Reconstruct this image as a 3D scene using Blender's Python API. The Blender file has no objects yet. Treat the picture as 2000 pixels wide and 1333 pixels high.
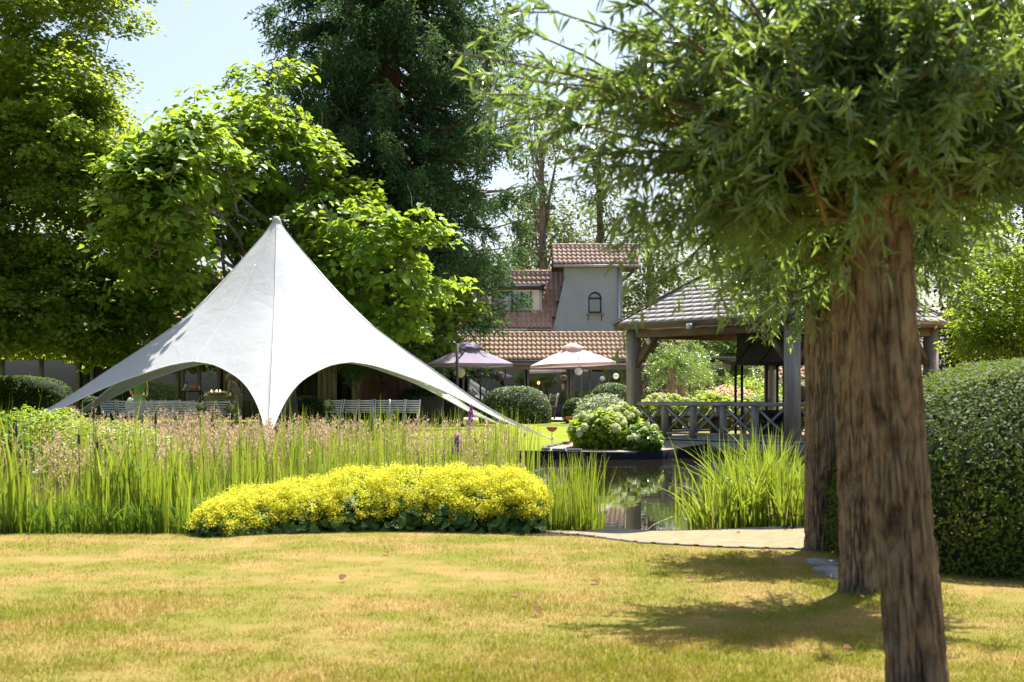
import bpy, math, random
import numpy as np
from mathutils import Matrix, Vector, Quaternion

random.seed(7)
RNG = np.random.default_rng(7)
SC = bpy.context.scene
COL = SC.collection
rad = math.radians

# ------------------------------------------------------------------ camera
F = 2777.8            # focal length in pixels of a 2000 px wide frame (50 mm on 36 mm)
EYE = 1.25
HOR = 772.0
cam_d = bpy.data.cameras.new('camera')
cam = bpy.data.objects.new('camera', cam_d)
COL.objects.link(cam)
cam.location = (0, 0, EYE)
cam.rotation_euler = (rad(90), 0, 0)
cam_d.lens = 50
cam_d.sensor_width = 36
cam_d.shift_y = (HOR - 666.5) / 2000
cam_d.clip_end = 2000
cam_d.dof.use_dof = True
cam_d.dof.focus_distance = 36
cam_d.dof.aperture_fstop = 5.0
SC.camera = cam

# ------------------------------------------------------------------ sky, sun, exposure
SUN_EL, SUN_AZ = rad(61), rad(25)      # azimuth from +Y towards +X: beyond the garden, to the right
world = bpy.data.worlds.new('World')
SC.world = world
world.use_nodes = True
wn = world.node_tree
sky = wn.nodes.new('ShaderNodeTexSky')
sky.sky_type = 'NISHITA'
sky.sun_disc = False
sky.sun_elevation = SUN_EL
sky.sun_rotation = SUN_AZ
sky.air_density = 1.0
sky.dust_density = 3.0
sky.ozone_density = 1.4
bg = wn.nodes['Background']
bg.inputs['Strength'].default_value = 0.08
wn.links.new(sky.outputs[0], bg.inputs[0])
sun_d = bpy.data.lights.new('sun', 'SUN')
sun_d.energy = 5.0
sun_d.angle = rad(0.5)
sun_d.color = (1.0, 0.965, 0.9)
sun = bpy.data.objects.new('sun', sun_d)
COL.objects.link(sun)
sdir = Vector((math.sin(SUN_AZ) * math.cos(SUN_EL), math.cos(SUN_AZ) * math.cos(SUN_EL), math.sin(SUN_EL)))
sun.rotation_euler = sdir.to_track_quat('Z', 'Y').to_euler()
sun.location = (10, 20, 40)
SC.cycles.max_bounces = 14
SC.cycles.diffuse_bounces = 8
vs = SC.view_settings
vs.view_transform = 'Standard'
vs.look = 'None'
vs.exposure = 1.38
vs.gamma = 1
vs.use_curve_mapping = False

# ------------------------------------------------------------------ helpers
def at(px, py, D):
    """world point seen at photo pixel (px, py) at distance D"""
    return np.array([(px - 1000) / F * D, D, EYE - (py - HOR) / F * D])

def ux(px, D):
    return (px - 1000) / F * D

def uz(py, D):
    return EYE - (py - HOR) / F * D

def nrm(a):
    return a / np.maximum(np.linalg.norm(a, axis=-1, keepdims=True), 1e-9)

def link(name, data, parent=None, loc=None):
    o = bpy.data.objects.new(name, data)
    COL.objects.link(o)
    if parent is not None:
        o.parent = parent
    if loc is not None:
        o.location = [float(v) for v in loc]
    return o

def mesh_np(name, V, Fs, mats, smooth=False, midx=None):
    """mesh from a vertex array and one face array (or a list of face arrays with different sizes)"""
    V = np.asarray(V, dtype=np.float32).reshape(-1, 3)
    if isinstance(Fs, np.ndarray):
        Fs = [Fs]
    Fs = [np.asarray(f, dtype=np.int32) for f in Fs if len(f)]
    me = bpy.data.meshes.new(name)
    me.vertices.add(len(V))
    me.vertices.foreach_set('co', V.ravel())
    loops = np.concatenate([f.ravel() for f in Fs])
    sizes = np.concatenate([np.full(len(f), f.shape[1], dtype=np.int32) for f in Fs])
    starts = np.concatenate([[0], np.cumsum(sizes)[:-1]]).astype(np.int32)
    me.loops.add(len(loops))
    me.loops.foreach_set('vertex_index', loops)
    me.polygons.add(len(sizes))
    me.polygons.foreach_set('loop_start', starts)
    me.polygons.foreach_set('loop_total', sizes)
    if smooth:
        me.polygons.foreach_set('use_smooth', np.ones(len(sizes), dtype=bool))
    if midx is not None:
        me.polygons.foreach_set('material_index', np.asarray(midx, dtype=np.int32))
    if not isinstance(mats, (list, tuple)):
        mats = [mats]
    for m in mats:
        me.materials.append(m)
    me.update(calc_edges=True)
    return me

class MB:
    """collects pieces of one part"""
    def __init__(self):
        self.V, self.Q, self.T, self.n = [], [], [], 0
    def add(self, V, Q=None, T=None):
        V = np.asarray(V, dtype=np.float64).reshape(-1, 3)
        self.V.append(V)
        if Q is not None and len(Q):
            self.Q.append(np.asarray(Q, dtype=np.int64) + self.n)
        if T is not None and len(T):
            self.T.append(np.asarray(T, dtype=np.int64) + self.n)
        self.n += len(V)
        return self
    def box(self, c, s, rz=0.0):
        c = np.asarray(c, float); h = np.asarray(s, float) / 2
        p = np.array([[x, y, z] for z in (-1, 1) for x, y in ((-1, -1), (1, -1), (1, 1), (-1, 1))]) * h
        if rz:
            ca, sa = math.cos(rz), math.sin(rz)
            p = np.stack([p[:, 0] * ca - p[:, 1] * sa, p[:, 0] * sa + p[:, 1] * ca, p[:, 2]], 1)
        return self.add(p + c, [[0, 3, 2, 1], [4, 5, 6, 7], [0, 1, 5, 4], [1, 2, 6, 5], [2, 3, 7, 6], [3, 0, 4, 7]])
    def bar(self, p, q, w, h, up=(0, 0, 1)):
        p = np.asarray(p, float); q = np.asarray(q, float)
        d = nrm(q - p)
        u = np.asarray(up, float)
        if abs(np.dot(d, u)) > 0.98:
            u = np.array([0, 1.0, 0])
        a = nrm(np.cross(d, u)); b = np.cross(a, d)
        P = []
        for e in (p, q):
            for sa, sb in ((-1, -1), (1, -1), (1, 1), (-1, 1)):
                P.append(e + a * sa * w / 2 + b * sb * h / 2)
        return self.add(P, [[0, 1, 2, 3], [7, 6, 5, 4], [0, 4, 5, 1], [1, 5, 6, 2], [2, 6, 7, 3], [3, 7, 4, 0]])
    def tube(self, pts, rr, n=8, cap=True):
        pts = np.asarray(pts, float)
        m = len(pts)
        rr = np.broadcast_to(np.asarray(rr, float), (m,))
        t = nrm(np.gradient(pts, axis=0))
        ref = np.array([1.0, 0, 0]) if abs(t[0][0]) < 0.8 else np.array([0, 1.0, 0])
        a = nrm(ref - t * (t @ ref)[:, None]); b = np.cross(t, a)
        an = np.linspace(0, 2 * np.pi, n, endpoint=False)
        V = pts[:, None] + rr[:, None, None] * (np.cos(an)[None, :, None] * a[:, None] + np.sin(an)[None, :, None] * b[:, None])
        V = V.reshape(-1, 3)
        i = np.arange(m - 1)[:, None] * n; j = np.arange(n)[None]; k = (j + 1) % n
        Q = np.stack([i + j, i + k, i + n + k, i + n + j], -1).reshape(-1, 4)
        T = []
        if cap:
            V = np.vstack([V, pts[0], pts[-1]])
            jj = np.arange(n); kk = (jj + 1) % n
            T = np.vstack([np.stack([np.full(n, m * n), kk, jj], 1), np.stack([np.full(n, m * n + 1), (m - 1) * n + jj, (m - 1) * n + kk], 1)])
        return self.add(V, Q, T)
    def lathe(self, prof, c, n=16):
        """prof: list of (radius, z)"""
        prof = np.asarray(prof, float); m = len(prof)
        an = np.linspace(0, 2 * np.pi, n, endpoint=False)
        V = np.stack([prof[:, 0][:, None] * np.cos(an), prof[:, 0][:, None] * np.sin(an), np.repeat(prof[:, 1][:, None], n, 1)], -1).reshape(-1, 3) + np.asarray(c, float)
        i = np.arange(m - 1)[:, None] * n; j = np.arange(n)[None]; k = (j + 1) % n
        return self.add(V, np.stack([i + j, i + k, i + n + k, i + n + j], -1).reshape(-1, 4))
    def poly(self, pts):
        n = len(pts)
        if n == 4:
            return self.add(pts, [[0, 1, 2, 3]])
        return self.add(pts, None, [[0, i, i + 1] for i in range(1, n - 1)])

def empty(name, loc, label=None, cat=None, group=None, kind=None):
    o = bpy.data.objects.new(name, None)
    COL.objects.link(o)
    o.empty_display_size = 0.2
    o.location = [float(v) for v in loc]
    return tag(o, label, cat, group, kind)

def tag(o, label=None, cat=None, group=None, kind=None):
    if label: o['label'] = label
    if cat: o['category'] = cat
    if group: o['group'] = group
    if kind: o['kind'] = kind
    return o

def base_of(parent):
    """world position of the chain's root (parts carry vertices relative to it)"""
    b = np.zeros(3); p = parent
    while p is not None:
        b = b + np.array(p.location); p = p.parent
    return b

def part(name, mb, mat, parent=None, smooth=False, kind=None, label=None):
    """link collected pieces (world coordinates) as one mesh under parent"""
    b = base_of(parent) if parent is not None else np.zeros(3)
    V = np.vstack(mb.V) - b
    me = mesh_np(name, V, [np.vstack(x) for x in (mb.Q, mb.T) if x], mat, smooth)
    o = link(name, me, parent)
    return tag(o, label, None, None, kind)

def npart(name, V, Fs, mat, parent=None, smooth=False, kind=None, label=None):
    b = base_of(parent) if parent is not None else np.zeros(3)
    o = link(name, mesh_np(name, np.asarray(V) - b, Fs, mat, smooth), parent)
    return tag(o, label, None, None, kind)

def inst(name, me, M, parent):
    """an object of a shared mesh at world matrix M under parent"""
    o = bpy.data.objects.new(name, me)
    COL.objects.link(o)
    o.parent = parent
    M = M.copy()
    M.translation = M.translation - Vector([float(v) for v in base_of(parent)])
    o.matrix_local = M
    return o

def mat_axes(x, y, z, t):
    M = Matrix.Identity(4)
    for i, a in enumerate((x, y, z)):
        for r in range(3):
            M[r][i] = float(a[r])
    for r in range(3):
        M[r][3] = float(t[r])
    return M

def copy_tree(o, parent=None):
    c = o.copy()
    COL.objects.link(c)
    c.parent = parent
    for ch in list(o.children):
        copy_tree(ch, c)
    return c

def vnoise(P, scale, seed=0):
    """cheap smooth value noise on points, range about -1..1"""
    P = np.asarray(P, float) * scale
    r = np.random.default_rng(1000 + seed)
    tab = r.uniform(-1, 1, 4096)
    i = np.floor(P).astype(np.int64); f = P - i
    f = f * f * (3 - 2 * f)
    def h(a, b, c):
        return tab[(a * 73856093 ^ b * 19349663 ^ c * 83492791) & 4095]
    out = 0
    for dx in (0, 1):
        for dy in (0, 1):
            for dz in (0, 1):
                w = np.abs(1 - dx - f[..., 0]) * np.abs(1 - dy - f[..., 1]) * np.abs(1 - dz - f[..., 2])
                out = out + w * h(i[..., 0] + dx, i[..., 1] + dy, i[..., 2] + dz)
    return out

# ------------------------------------------------------------------ materials
def new_mat(name):
    m = bpy.data.materials.new(name)
    m.use_nodes = True
    nt = m.node_tree
    return m, nt, nt.nodes['Principled BSDF'], nt.nodes['Material Output']

def node(nt, typ, **kw):
    n = nt.nodes.new(typ)
    for k, v in kw.items():
        if k in n.inputs.keys():
            n.inputs[k].default_value = v
        else:
            setattr(n, k, v)
    return n

def ramp2(nt, fac, c1, c2, p1=0.3, p2=0.7):
    r = nt.nodes.new('ShaderNodeValToRGB')
    r.color_ramp.elements[0].position = p1
    r.color_ramp.elements[1].position = p2
    r.color_ramp.elements[0].color = (*c1, 1)
    r.color_ramp.elements[1].color = (*c2, 1)
    nt.links.new(fac, r.inputs[0])
    return r

def surf(name, c1, c2, scale=4.0, rough=0.8, bump=0.3, bscale=None, stretch=(1, 1, 1), spec=0.3, dist=0.02, detail=5, metal=0.0, wear=None, coat=0.0):
    """noise-mottled surface with fine relief"""
    m, nt, b, out = new_mat(name)
    tc = node(nt, 'ShaderNodeTexCoord')
    mp = node(nt, 'ShaderNodeMapping')
    mp.inputs['Scale'].default_value = stretch
    nt.links.new(tc.outputs['Object'], mp.inputs[0])
    n1 = node(nt, 'ShaderNodeTexNoise', Scale=scale, Detail=detail, Roughness=0.6)
    nt.links.new(mp.outputs[0], n1.inputs['Vector'])
    r = ramp2(nt, n1.outputs['Fac'], c1, c2)
    col = r.outputs[0]
    if wear:
        n3 = node(nt, 'ShaderNodeTexNoise', Scale=scale * 0.23, Detail=4, Roughness=0.7)
        nt.links.new(tc.outputs['Object'], n3.inputs['Vector'])
        rr = ramp2(nt, n3.outputs['Fac'], (0, 0, 0), (1, 1, 1), 0.48, 0.68)
        mx = node(nt, 'ShaderNodeMix', data_type='RGBA')
        nt.links.new(rr.outputs[0], mx.inputs[0])
        nt.links.new(col, mx.inputs[6])
        mx.inputs[7].default_value = (*wear, 1)
        col = mx.outputs[2]
    nt.links.new(col, b.inputs['Base Color'])
    b.inputs['Roughness'].default_value = rough
    b.inputs['Metallic'].default_value = metal
    b.inputs['Specular IOR Level'].default_value = spec
    b.inputs['Coat Weight'].default_value = coat
    if bump:
        n2 = node(nt, 'ShaderNodeTexNoise', Scale=bscale or scale * 4, Detail=6, Roughness=0.65)
        nt.links.new(mp.outputs[0], n2.inputs['Vector'])
        bp = node(nt, 'ShaderNodeBump', Strength=bump, Distance=dist)
        nt.links.new(n2.outputs['Fac'], bp.inputs['Height'])
        nt.links.new(bp.outputs[0], b.inputs['Normal'])
    return m

def leaf_mat(name, c1, c2, trans=0.4, tcol=None, rough=0.45, spec=0.35, pos=None):
    """two-sided leaf: colour differs leaf by leaf, light passes through"""
    m, nt, b, out = new_mat(name)
    g = node(nt, 'ShaderNodeNewGeometry')
    r = ramp2(nt, g.outputs['Random Per Island'], c1, c2, 0.0, 1.0)
    col = r.outputs[0]
    if pos:   # slow drift of colour through the plant
        tc = node(nt, 'ShaderNodeTexCoord')
        n1 = node(nt, 'ShaderNodeTexNoise', Scale=pos[0], Detail=3)
        nt.links.new(tc.outputs['Object'], n1.inputs['Vector'])
        rr = ramp2(nt, n1.outputs['Fac'], (0, 0, 0), (1, 1, 1), *(pos[2:] or (0.4, 0.65)))
        mx = node(nt, 'ShaderNodeMix', data_type='RGBA')
        nt.links.new(rr.outputs[0], mx.inputs[0])
        nt.links.new(col, mx.inputs[6])
        mx.inputs[7].default_value = (*pos[1], 1)
        col = mx.outputs[2]
    nt.links.new(col, b.inputs['Base Color'])
    b.inputs['Roughness'].default_value = rough
    b.inputs['Specular IOR Level'].default_value = spec
    t = node(nt, 'ShaderNodeBsdfTranslucent')
    if tcol is None:
        tcol = tuple(min(1, v * k) for v, k in zip(c2, (2.4, 1.9, 0.8)))
    hs = node(nt, 'ShaderNodeMix', data_type='RGBA')
    hs.inputs[0].default_value = 0.75
    nt.links.new(col, hs.inputs[6])
    hs.inputs[7].default_value = (*tcol, 1)
    nt.links.new(hs.outputs[2], t.inputs[0])
    ms = node(nt, 'ShaderNodeMixShader')
    ms.inputs[0].default_value = trans
    nt.links.new(b.outputs[0], ms.inputs[1])
    nt.links.new(t.outputs[0], ms.inputs[2])
    nt.links.new(ms.outputs[0], out.inputs[0])
    return m

M = {}
M['linden'] = leaf_mat('linden_leaf', (0.065, 0.135, 0.034), (0.15, 0.235, 0.036), 0.54, (0.58, 0.7, 0.04), spec=0.25)
M['catalpa'] = leaf_mat('catalpa_leaf', (0.085, 0.18, 0.026), (0.16, 0.27, 0.036), 0.47, (0.46, 0.6, 0.04), spec=0.25)
M['sequoia'] = leaf_mat('sequoia_needles', (0.034, 0.088, 0.042), (0.08, 0.15, 0.062), 0.24, (0.17, 0.28, 0.06), rough=0.65, spec=0.12)
M['willow'] = leaf_mat('willow_leaf', (0.05, 0.11, 0.045), (0.125, 0.195, 0.09), 0.38, (0.38, 0.54, 0.05), rough=0.28, spec=0.8)
M['far_leaf'] = leaf_mat('distant_leaf', (0.06, 0.105, 0.03), (0.12, 0.17, 0.05), 0.35, (0.26, 0.32, 0.05))
M['dark_leaf'] = leaf_mat('dark_evergreen_leaf', (0.012, 0.03, 0.01), (0.03, 0.06, 0.018), 0.15, (0.06, 0.1, 0.02))
M['maple'] = leaf_mat('maple_leaf', (0.12, 0.22, 0.015), (0.24, 0.34, 0.02), 0.5, (0.5, 0.6, 0.02))
M['hedge'] = leaf_mat('yew_hedge_leaf', (0.03, 0.08, 0.012), (0.09, 0.16, 0.02), 0.3, (0.22, 0.32, 0.02), rough=0.6, spec=0.15, pos=(3.0, (0.12, 0.13, 0.03)))
M['box'] = leaf_mat('boxwood_leaf', (0.04, 0.09, 0.015), (0.1, 0.16, 0.03), 0.28, (0.2, 0.28, 0.02))
M['reed'] = leaf_mat('reed_blade', (0.08, 0.16, 0.018), (0.21, 0.29, 0.035), 0.44, (0.44, 0.52, 0.04), rough=0.4)
M['reed_dark'] = leaf_mat('lush_leaf', (0.05, 0.12, 0.015), (0.11, 0.2, 0.025), 0.38, (0.26, 0.38, 0.02), rough=0.4)
M['tan'] = leaf_mat('seed_head', (0.4, 0.26, 0.15), (0.62, 0.46, 0.3), 0.4, (0.65, 0.46, 0.28), rough=0.8, spec=0.1)
M['tan_stem'] = leaf_mat('dry_stem', (0.22, 0.23, 0.06), (0.42, 0.34, 0.13), 0.35, (0.5, 0.42, 0.14), rough=0.7, spec=0.1)
M['yellow'] = leaf_mat('yellow_blossom', (0.53, 0.515, 0.025), (0.72, 0.7, 0.1), 0.4, (0.82, 0.8, 0.09), rough=0.8, spec=0.1)
M['mantle'] = leaf_mat('mantle_leaf', (0.05, 0.12, 0.03), (0.11, 0.2, 0.05), 0.3, (0.24, 0.36, 0.03), rough=0.6)
M['cream'] = leaf_mat('cream_blossom', (0.64, 0.68, 0.32), (0.8, 0.8, 0.5), 0.25, (0.8, 0.84, 0.4), rough=0.8, spec=0.1)
M['pink'] = leaf_mat('pale_pink_blossom', (0.6, 0.42, 0.3), (0.75, 0.62, 0.4), 0.3, (0.8, 0.6, 0.4), rough=0.8, spec=0.1)
M['purple'] = leaf_mat('purple_blossom', (0.35, 0.08, 0.42), (0.5, 0.16, 0.55), 0.3, (0.6, 0.2, 0.6), rough=0.8, spec=0.1)
M['variegated'] = leaf_mat('variegated_leaf', (0.1, 0.16, 0.05), (0.5, 0.52, 0.34), 0.3, (0.4, 0.45, 0.2))
M['bright'] = leaf_mat('bright_leaf', (0.13, 0.24, 0.02), (0.26, 0.36, 0.03), 0.45, (0.5, 0.6, 0.03))
M['grass'] = leaf_mat('lawn_blade', (0.11, 0.15, 0.01), (0.25, 0.235, 0.03), 0.35, (0.4, 0.41, 0.035), rough=0.6, spec=0.15, pos=(1.6, (0.45, 0.26, 0.12), 0.42, 0.66))
M['deadleaf'] = surf('dead_leaf', (0.11, 0.04, 0.02), (0.2, 0.09, 0.045), 30, 0.8, 0.2, spec=0.1)
M['twig'] = surf('twig_bark', (0.12, 0.085, 0.055), (0.22, 0.16, 0.1), 12, 0.9, 0.4)
M['bark'] = surf('willow_bark', (0.06, 0.04, 0.028), (0.42, 0.3, 0.205), 15, 0.95, 1.0, 50, (1, 1, 0.42), 0.1, 0.03, wear=(0.3, 0.25, 0.18))
M['redbark'] = surf('sequoia_bark', (0.06, 0.035, 0.025), (0.17, 0.09, 0.06), 5, 0.95, 0.9, 14, (1, 1, 0.12), 0.1, 0.05)
M['greybark'] = surf('grey_bark', (0.1, 0.085, 0.07), (0.22, 0.19, 0.15), 6, 0.95, 0.6, 20, (1, 1, 0.3), 0.1, 0.03)
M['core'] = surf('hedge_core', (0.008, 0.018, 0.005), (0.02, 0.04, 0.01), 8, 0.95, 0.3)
M['lawn'] = surf('lawn_soil', (0.14, 0.155, 0.02), (0.32, 0.21, 0.085), 1.6, 0.95, 0.6, 60, spec=0.05, dist=0.03)
M['farlawn'] = surf('green_lawn', (0.16, 0.2, 0.016), (0.22, 0.25, 0.025), 0.9, 0.95, 0.5, 70, spec=0.05, dist=0.02)
M['earth'] = surf('earth', (0.05, 0.04, 0.025), (0.12, 0.1, 0.06), 3, 0.95, 0.6, 20, spec=0.05)
M['sand'] = surf('sand', (0.33, 0.22, 0.125), (0.44, 0.32, 0.2), 9, 0.95, 0.9, 60, spec=0.08, dist=0.03)
M['gravel'] = surf('gravel', (0.2, 0.165, 0.13), (0.46, 0.4, 0.33), 60, 0.9, 0.9, 70, spec=0.1, dist=0.03)
M['paving'] = surf('terrace_paving', (0.34, 0.27, 0.21), (0.46, 0.38, 0.31), 2.5, 0.85, 0.3, 40)
M['liner'] = surf('pond_liner', (0.008, 0.009, 0.012), (0.018, 0.02, 0.026), 4, 0.8, 0.1, 12, spec=0.05)
M['stone'] = surf('edging_stone', (0.17, 0.17, 0.165), (0.32, 0.315, 0.3), 12, 0.9, 0.5, 50, spec=0.15)
M['tile'] = surf('clay_tile', (0.48, 0.3, 0.185), (0.64, 0.44, 0.3), 1.6, 0.8, 0.25, 30, wear=(0.53, 0.42, 0.26))
M['oldtile'] = surf('dark_clay_tile', (0.43, 0.255, 0.18), (0.58, 0.385, 0.285), 2.2, 0.8, 0.25, 30, wear=(0.5, 0.37, 0.28))
M['render'] = surf('grey_render', (0.31, 0.37, 0.44), (0.38, 0.44, 0.51), 0.8, 0.9, 0.2, 60, wear=(0.35, 0.41, 0.46))
M['dark'] = surf('dark_grey_paint', (0.045, 0.048, 0.055), (0.07, 0.075, 0.085), 3, 0.55, 0.1, 40)
M['mullion'] = surf('taupe_frame', (0.1, 0.085, 0.07), (0.16, 0.14, 0.115), 4, 0.6, 0.15, 40)
M['board'] = surf('weathered_board', (0.13, 0.11, 0.09), (0.25, 0.22, 0.19), 5, 0.85, 0.5, 25, (1, 1, 0.15))
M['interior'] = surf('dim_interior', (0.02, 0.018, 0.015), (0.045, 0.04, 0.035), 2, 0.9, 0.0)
M['gazebo'] = surf('weathered_larch', (0.19, 0.165, 0.145), (0.37, 0.335, 0.3), 7, 0.85, 0.5, 22, (1, 1, 0.12), wear=(0.27, 0.2, 0.14))
M['rail'] = surf('weathered_rail', (0.2, 0.18, 0.165), (0.4, 0.37, 0.34), 9, 0.85, 0.5, 26, (0.35, 0.35, 1), wear=(0.28, 0.23, 0.19))
M['brownwood'] = surf('brown_beam', (0.08, 0.055, 0.04), (0.17, 0.115, 0.08), 6, 0.8, 0.4, 20, (0.3, 0.3, 1))
M['slate'] = surf('roof_slate', (0.25, 0.225, 0.215), (0.37, 0.34, 0.325), 2.4, 0.75, 0.35, 30, wear=(0.3, 0.28, 0.23))
M['black'] = surf('black_steel', (0.012, 0.012, 0.013), (0.024, 0.024, 0.026), 5, 0.6, 0.1, 40)
M['white'] = surf('white_paint', (0.8, 0.79, 0.77), (0.86, 0.85, 0.83), 5, 0.6, 0.15, 40)
M['lilac'] = None
M['zinc'] = surf('zinc', (0.4, 0.42, 0.43), (0.52, 0.54, 0.55), 6, 0.45, 0.1, 40, metal=0.5)
M['rust'] = surf('rusty_steel', (0.28, 0.09, 0.04), (0.45, 0.17, 0.08), 12, 0.85, 0.4)
M['wicker'] = surf('brown_wicker', (0.06, 0.045, 0.035), (0.12, 0.095, 0.08), 40, 0.8, 0.6, 90)
M['tablewood'] = surf('grey_table_wood', (0.26, 0.22, 0.18), (0.42, 0.37, 0.31), 6, 0.8, 0.3, 25, (0.3, 1, 1))
M['cardboard'] = surf('cardboard', (0.42, 0.2, 0.11), (0.5, 0.26, 0.15), 5, 0.85, 0.1)
M['bowl'] = surf('stone_bowl', (0.4, 0.38, 0.35), (0.52, 0.5, 0.47), 9, 0.8, 0.2)
M['skin'] = surf('skin', (0.5, 0.28, 0.2), (0.58, 0.34, 0.25), 10, 0.55, 0.1)
M['hair_red'] = surf('auburn_hair', (0.1, 0.035, 0.02), (0.18, 0.07, 0.04), 40, 0.5, 0.3)
M['hair_grey'] = surf('sandy_grey_hair', (0.3, 0.23, 0.16), (0.44, 0.36, 0.28), 40, 0.6, 0.3)
M['greentop'] = surf('green_cotton', (0.16, 0.42, 0.2), (0.22, 0.5, 0.27), 8, 0.85, 0.3, 20)
M['palepants'] = surf('pale_green_print', (0.5, 0.58, 0.42), (0.3, 0.48, 0.28), 7, 0.85, 0.3, 20)
M['blouse'] = surf('mottled_blouse', (0.2, 0.22, 0.17), (0.62, 0.62, 0.55), 22, 0.85, 0.3, 20)
M['greypants'] = surf('grey_green_cotton', (0.28, 0.33, 0.27), (0.34, 0.39, 0.32), 8, 0.85, 0.3, 20)

def cloth_mat(name, c, trans, tc, rough=0.8, wr=0.0):
    m, nt, b, out = new_mat(name)
    tcn = node(nt, 'ShaderNodeTexCoord')
    n1 = node(nt, 'ShaderNodeTexNoise', Scale=1.3, Detail=4)
    nt.links.new(tcn.outputs['Object'], n1.inputs['Vector'])
    r = ramp2(nt, n1.outputs['Fac'], tuple(v * 0.95 for v in c), c)
    nt.links.new(r.outputs[0], b.inputs['Base Color'])
    b.inputs['Roughness'].default_value = rough
    b.inputs['Specular IOR Level'].default_value = 0.2
    t = node(nt, 'ShaderNodeBsdfTranslucent')
    t.inputs[0].default_value = (*tc, 1)
    ms = node(nt, 'ShaderNodeMixShader')
    ms.inputs[0].default_value = trans
    if wr:
        n2 = node(nt, 'ShaderNodeTexNoise', Scale=2.2, Detail=5, Roughness=0.55, Distortion=0.8)
        nt.links.new(tcn.outputs['Object'], n2.inputs['Vector'])
        n3 = node(nt, 'ShaderNodeTexNoise', Scale=260, Detail=2)
        nt.links.new(tcn.outputs['Object'], n3.inputs['Vector'])
        ad = node(nt, 'ShaderNodeMath', operation='MULTIPLY_ADD')
        ad.inputs[1].default_value = 0.02
        nt.links.new(n3.outputs['Fac'], ad.inputs[0])
        nt.links.new(n2.outputs['Fac'], ad.inputs[2])
        bp = node(nt, 'ShaderNodeBump', Strength=wr, Distance=0.06)
        nt.links.new(ad.outputs[0], bp.inputs['Height'])
        nt.links.new(bp.outputs[0], b.inputs['Normal'])
        nt.links.new(bp.outputs[0], t.inputs['Normal'])
    nt.links.new(b.outputs[0], ms.inputs[1])
    nt.links.new(t.outputs[0], ms.inputs[2])
    nt.links.new(ms.outputs[0], out.inputs[0])
    return m

M['tent'] = cloth_mat('tent_fabric', (0.6, 0.61, 0.635), 0.32, (0.68, 0.68, 0.71), 0.75, 0.3)
M['lilac'] = cloth_mat('lilac_parasol_cloth', (0.33, 0.28, 0.37), 0.25, (0.36, 0.29, 0.34), 0.85, 0.12)
M['mauve'] = cloth_mat('pale_mauve_parasol_cloth', (0.62, 0.54, 0.55), 0.3, (0.6, 0.42, 0.34), 0.85, 0.12)
M['paper'] = cloth_mat('white_paper', (0.8, 0.79, 0.78), 0.4, (0.8, 0.78, 0.75), 0.9)
M['cushion'] = cloth_mat('grey_cushion', (0.5, 0.54, 0.57), 0.05, (0.4, 0.4, 0.4), 0.9)

def glass_mat(name, refl, tint):
    m, nt, b, out = new_mat(name)
    nt.nodes.remove(b)
    gl = node(nt, 'ShaderNodeBsdfGlossy')
    gl.inputs['Color'].default_value = (0.85, 0.88, 0.9, 1)
    gl.inputs['Roughness'].default_value = 0.01
    tr = node(nt, 'ShaderNodeBsdfTransparent')
    tr.inputs[0].default_value = (*tint, 1)
    lw = node(nt, 'ShaderNodeLayerWeight', Blend=0.25)
    mp = node(nt, 'ShaderNodeMapRange')
    mp.inputs[3].default_value = refl
    mp.inputs[4].default_value = 1.0
    nt.links.new(lw.outputs['Fresnel'], mp.inputs[0])
    ms = node(nt, 'ShaderNodeMixShader')
    nt.links.new(mp.outputs[0], ms.inputs[0])
    nt.links.new(tr.outputs[0], ms.inputs[1])
    nt.links.new(gl.outputs[0], ms.inputs[2])
    nt.links.new(ms.outputs[0], out.inputs[0])
    return m
M['glass'] = glass_mat('window_glass', 0.25, (0.5, 0.53, 0.53))

def water_mat():
    m, nt, b, out = new_mat('pond_water')
    b.inputs['Base Color'].default_value = (0.018, 0.015, 0.009, 1)
    b.inputs['Roughness'].default_value = 0.015
    b.inputs['IOR'].default_value = 1.34
    b.inputs['Specular IOR Level'].default_value = 0.6
    tc = node(nt, 'ShaderNodeTexCoord')
    n1 = node(nt, 'ShaderNodeTexNoise', Scale=3.0, Detail=3)
    nt.links.new(tc.outputs['Object'], n1.inputs['Vector'])
    bp = node(nt, 'ShaderNodeBump', Strength=0.05, Distance=0.02)
    nt.links.new(n1.outputs['Fac'], bp.inputs['Height'])
    nt.links.new(bp.outputs[0], b.inputs['Normal'])
    return m
M['water'] = water_mat()

def glow_mat(name, col, s):
    m, nt, b, out = new_mat(name)
    b.inputs['Emission Color'].default_value = (*col, 1)
    b.inputs['Emission Strength'].default_value = s
    return m
M['flame'] = glow_mat('candle_flame', (1.0, 0.4, 0.08), 4)

# ------------------------------------------------------------------ plant tools
def frames(n, t):
    """orthonormalise t against n"""
    n = nrm(n); t = nrm(t - n * np.sum(t * n, -1, keepdims=True))
    return n, t, np.cross(n, t)

def rand_dirs(k, r=RNG):
    return nrm(r.normal(size=(k, 3)))

def kites(P, T, N, L, W, fold=0.18, droop=0.0):
    """folded leaf, two triangles each"""
    N, T, B = frames(N, T)
    L = np.broadcast_to(np.asarray(L, float), (len(P),))[:, None]; W = np.broadcast_to(np.asarray(W, float), (len(P),))[:, None]
    v = np.empty((len(P), 4, 3))
    v[:, 0] = P
    v[:, 1] = P + T * L * 0.42 + B * W / 2 + N * W * fold
    v[:, 2] = P + T * L - N * L * droop
    v[:, 3] = P + T * L * 0.42 - B * W / 2 + N * W * fold
    f = np.array([[0, 1, 2], [0, 2, 3]])
    Fc = (np.arange(len(P))[:, None, None] * 4 + f).reshape(-1, 3)
    return v.reshape(-1, 3), Fc

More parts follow.
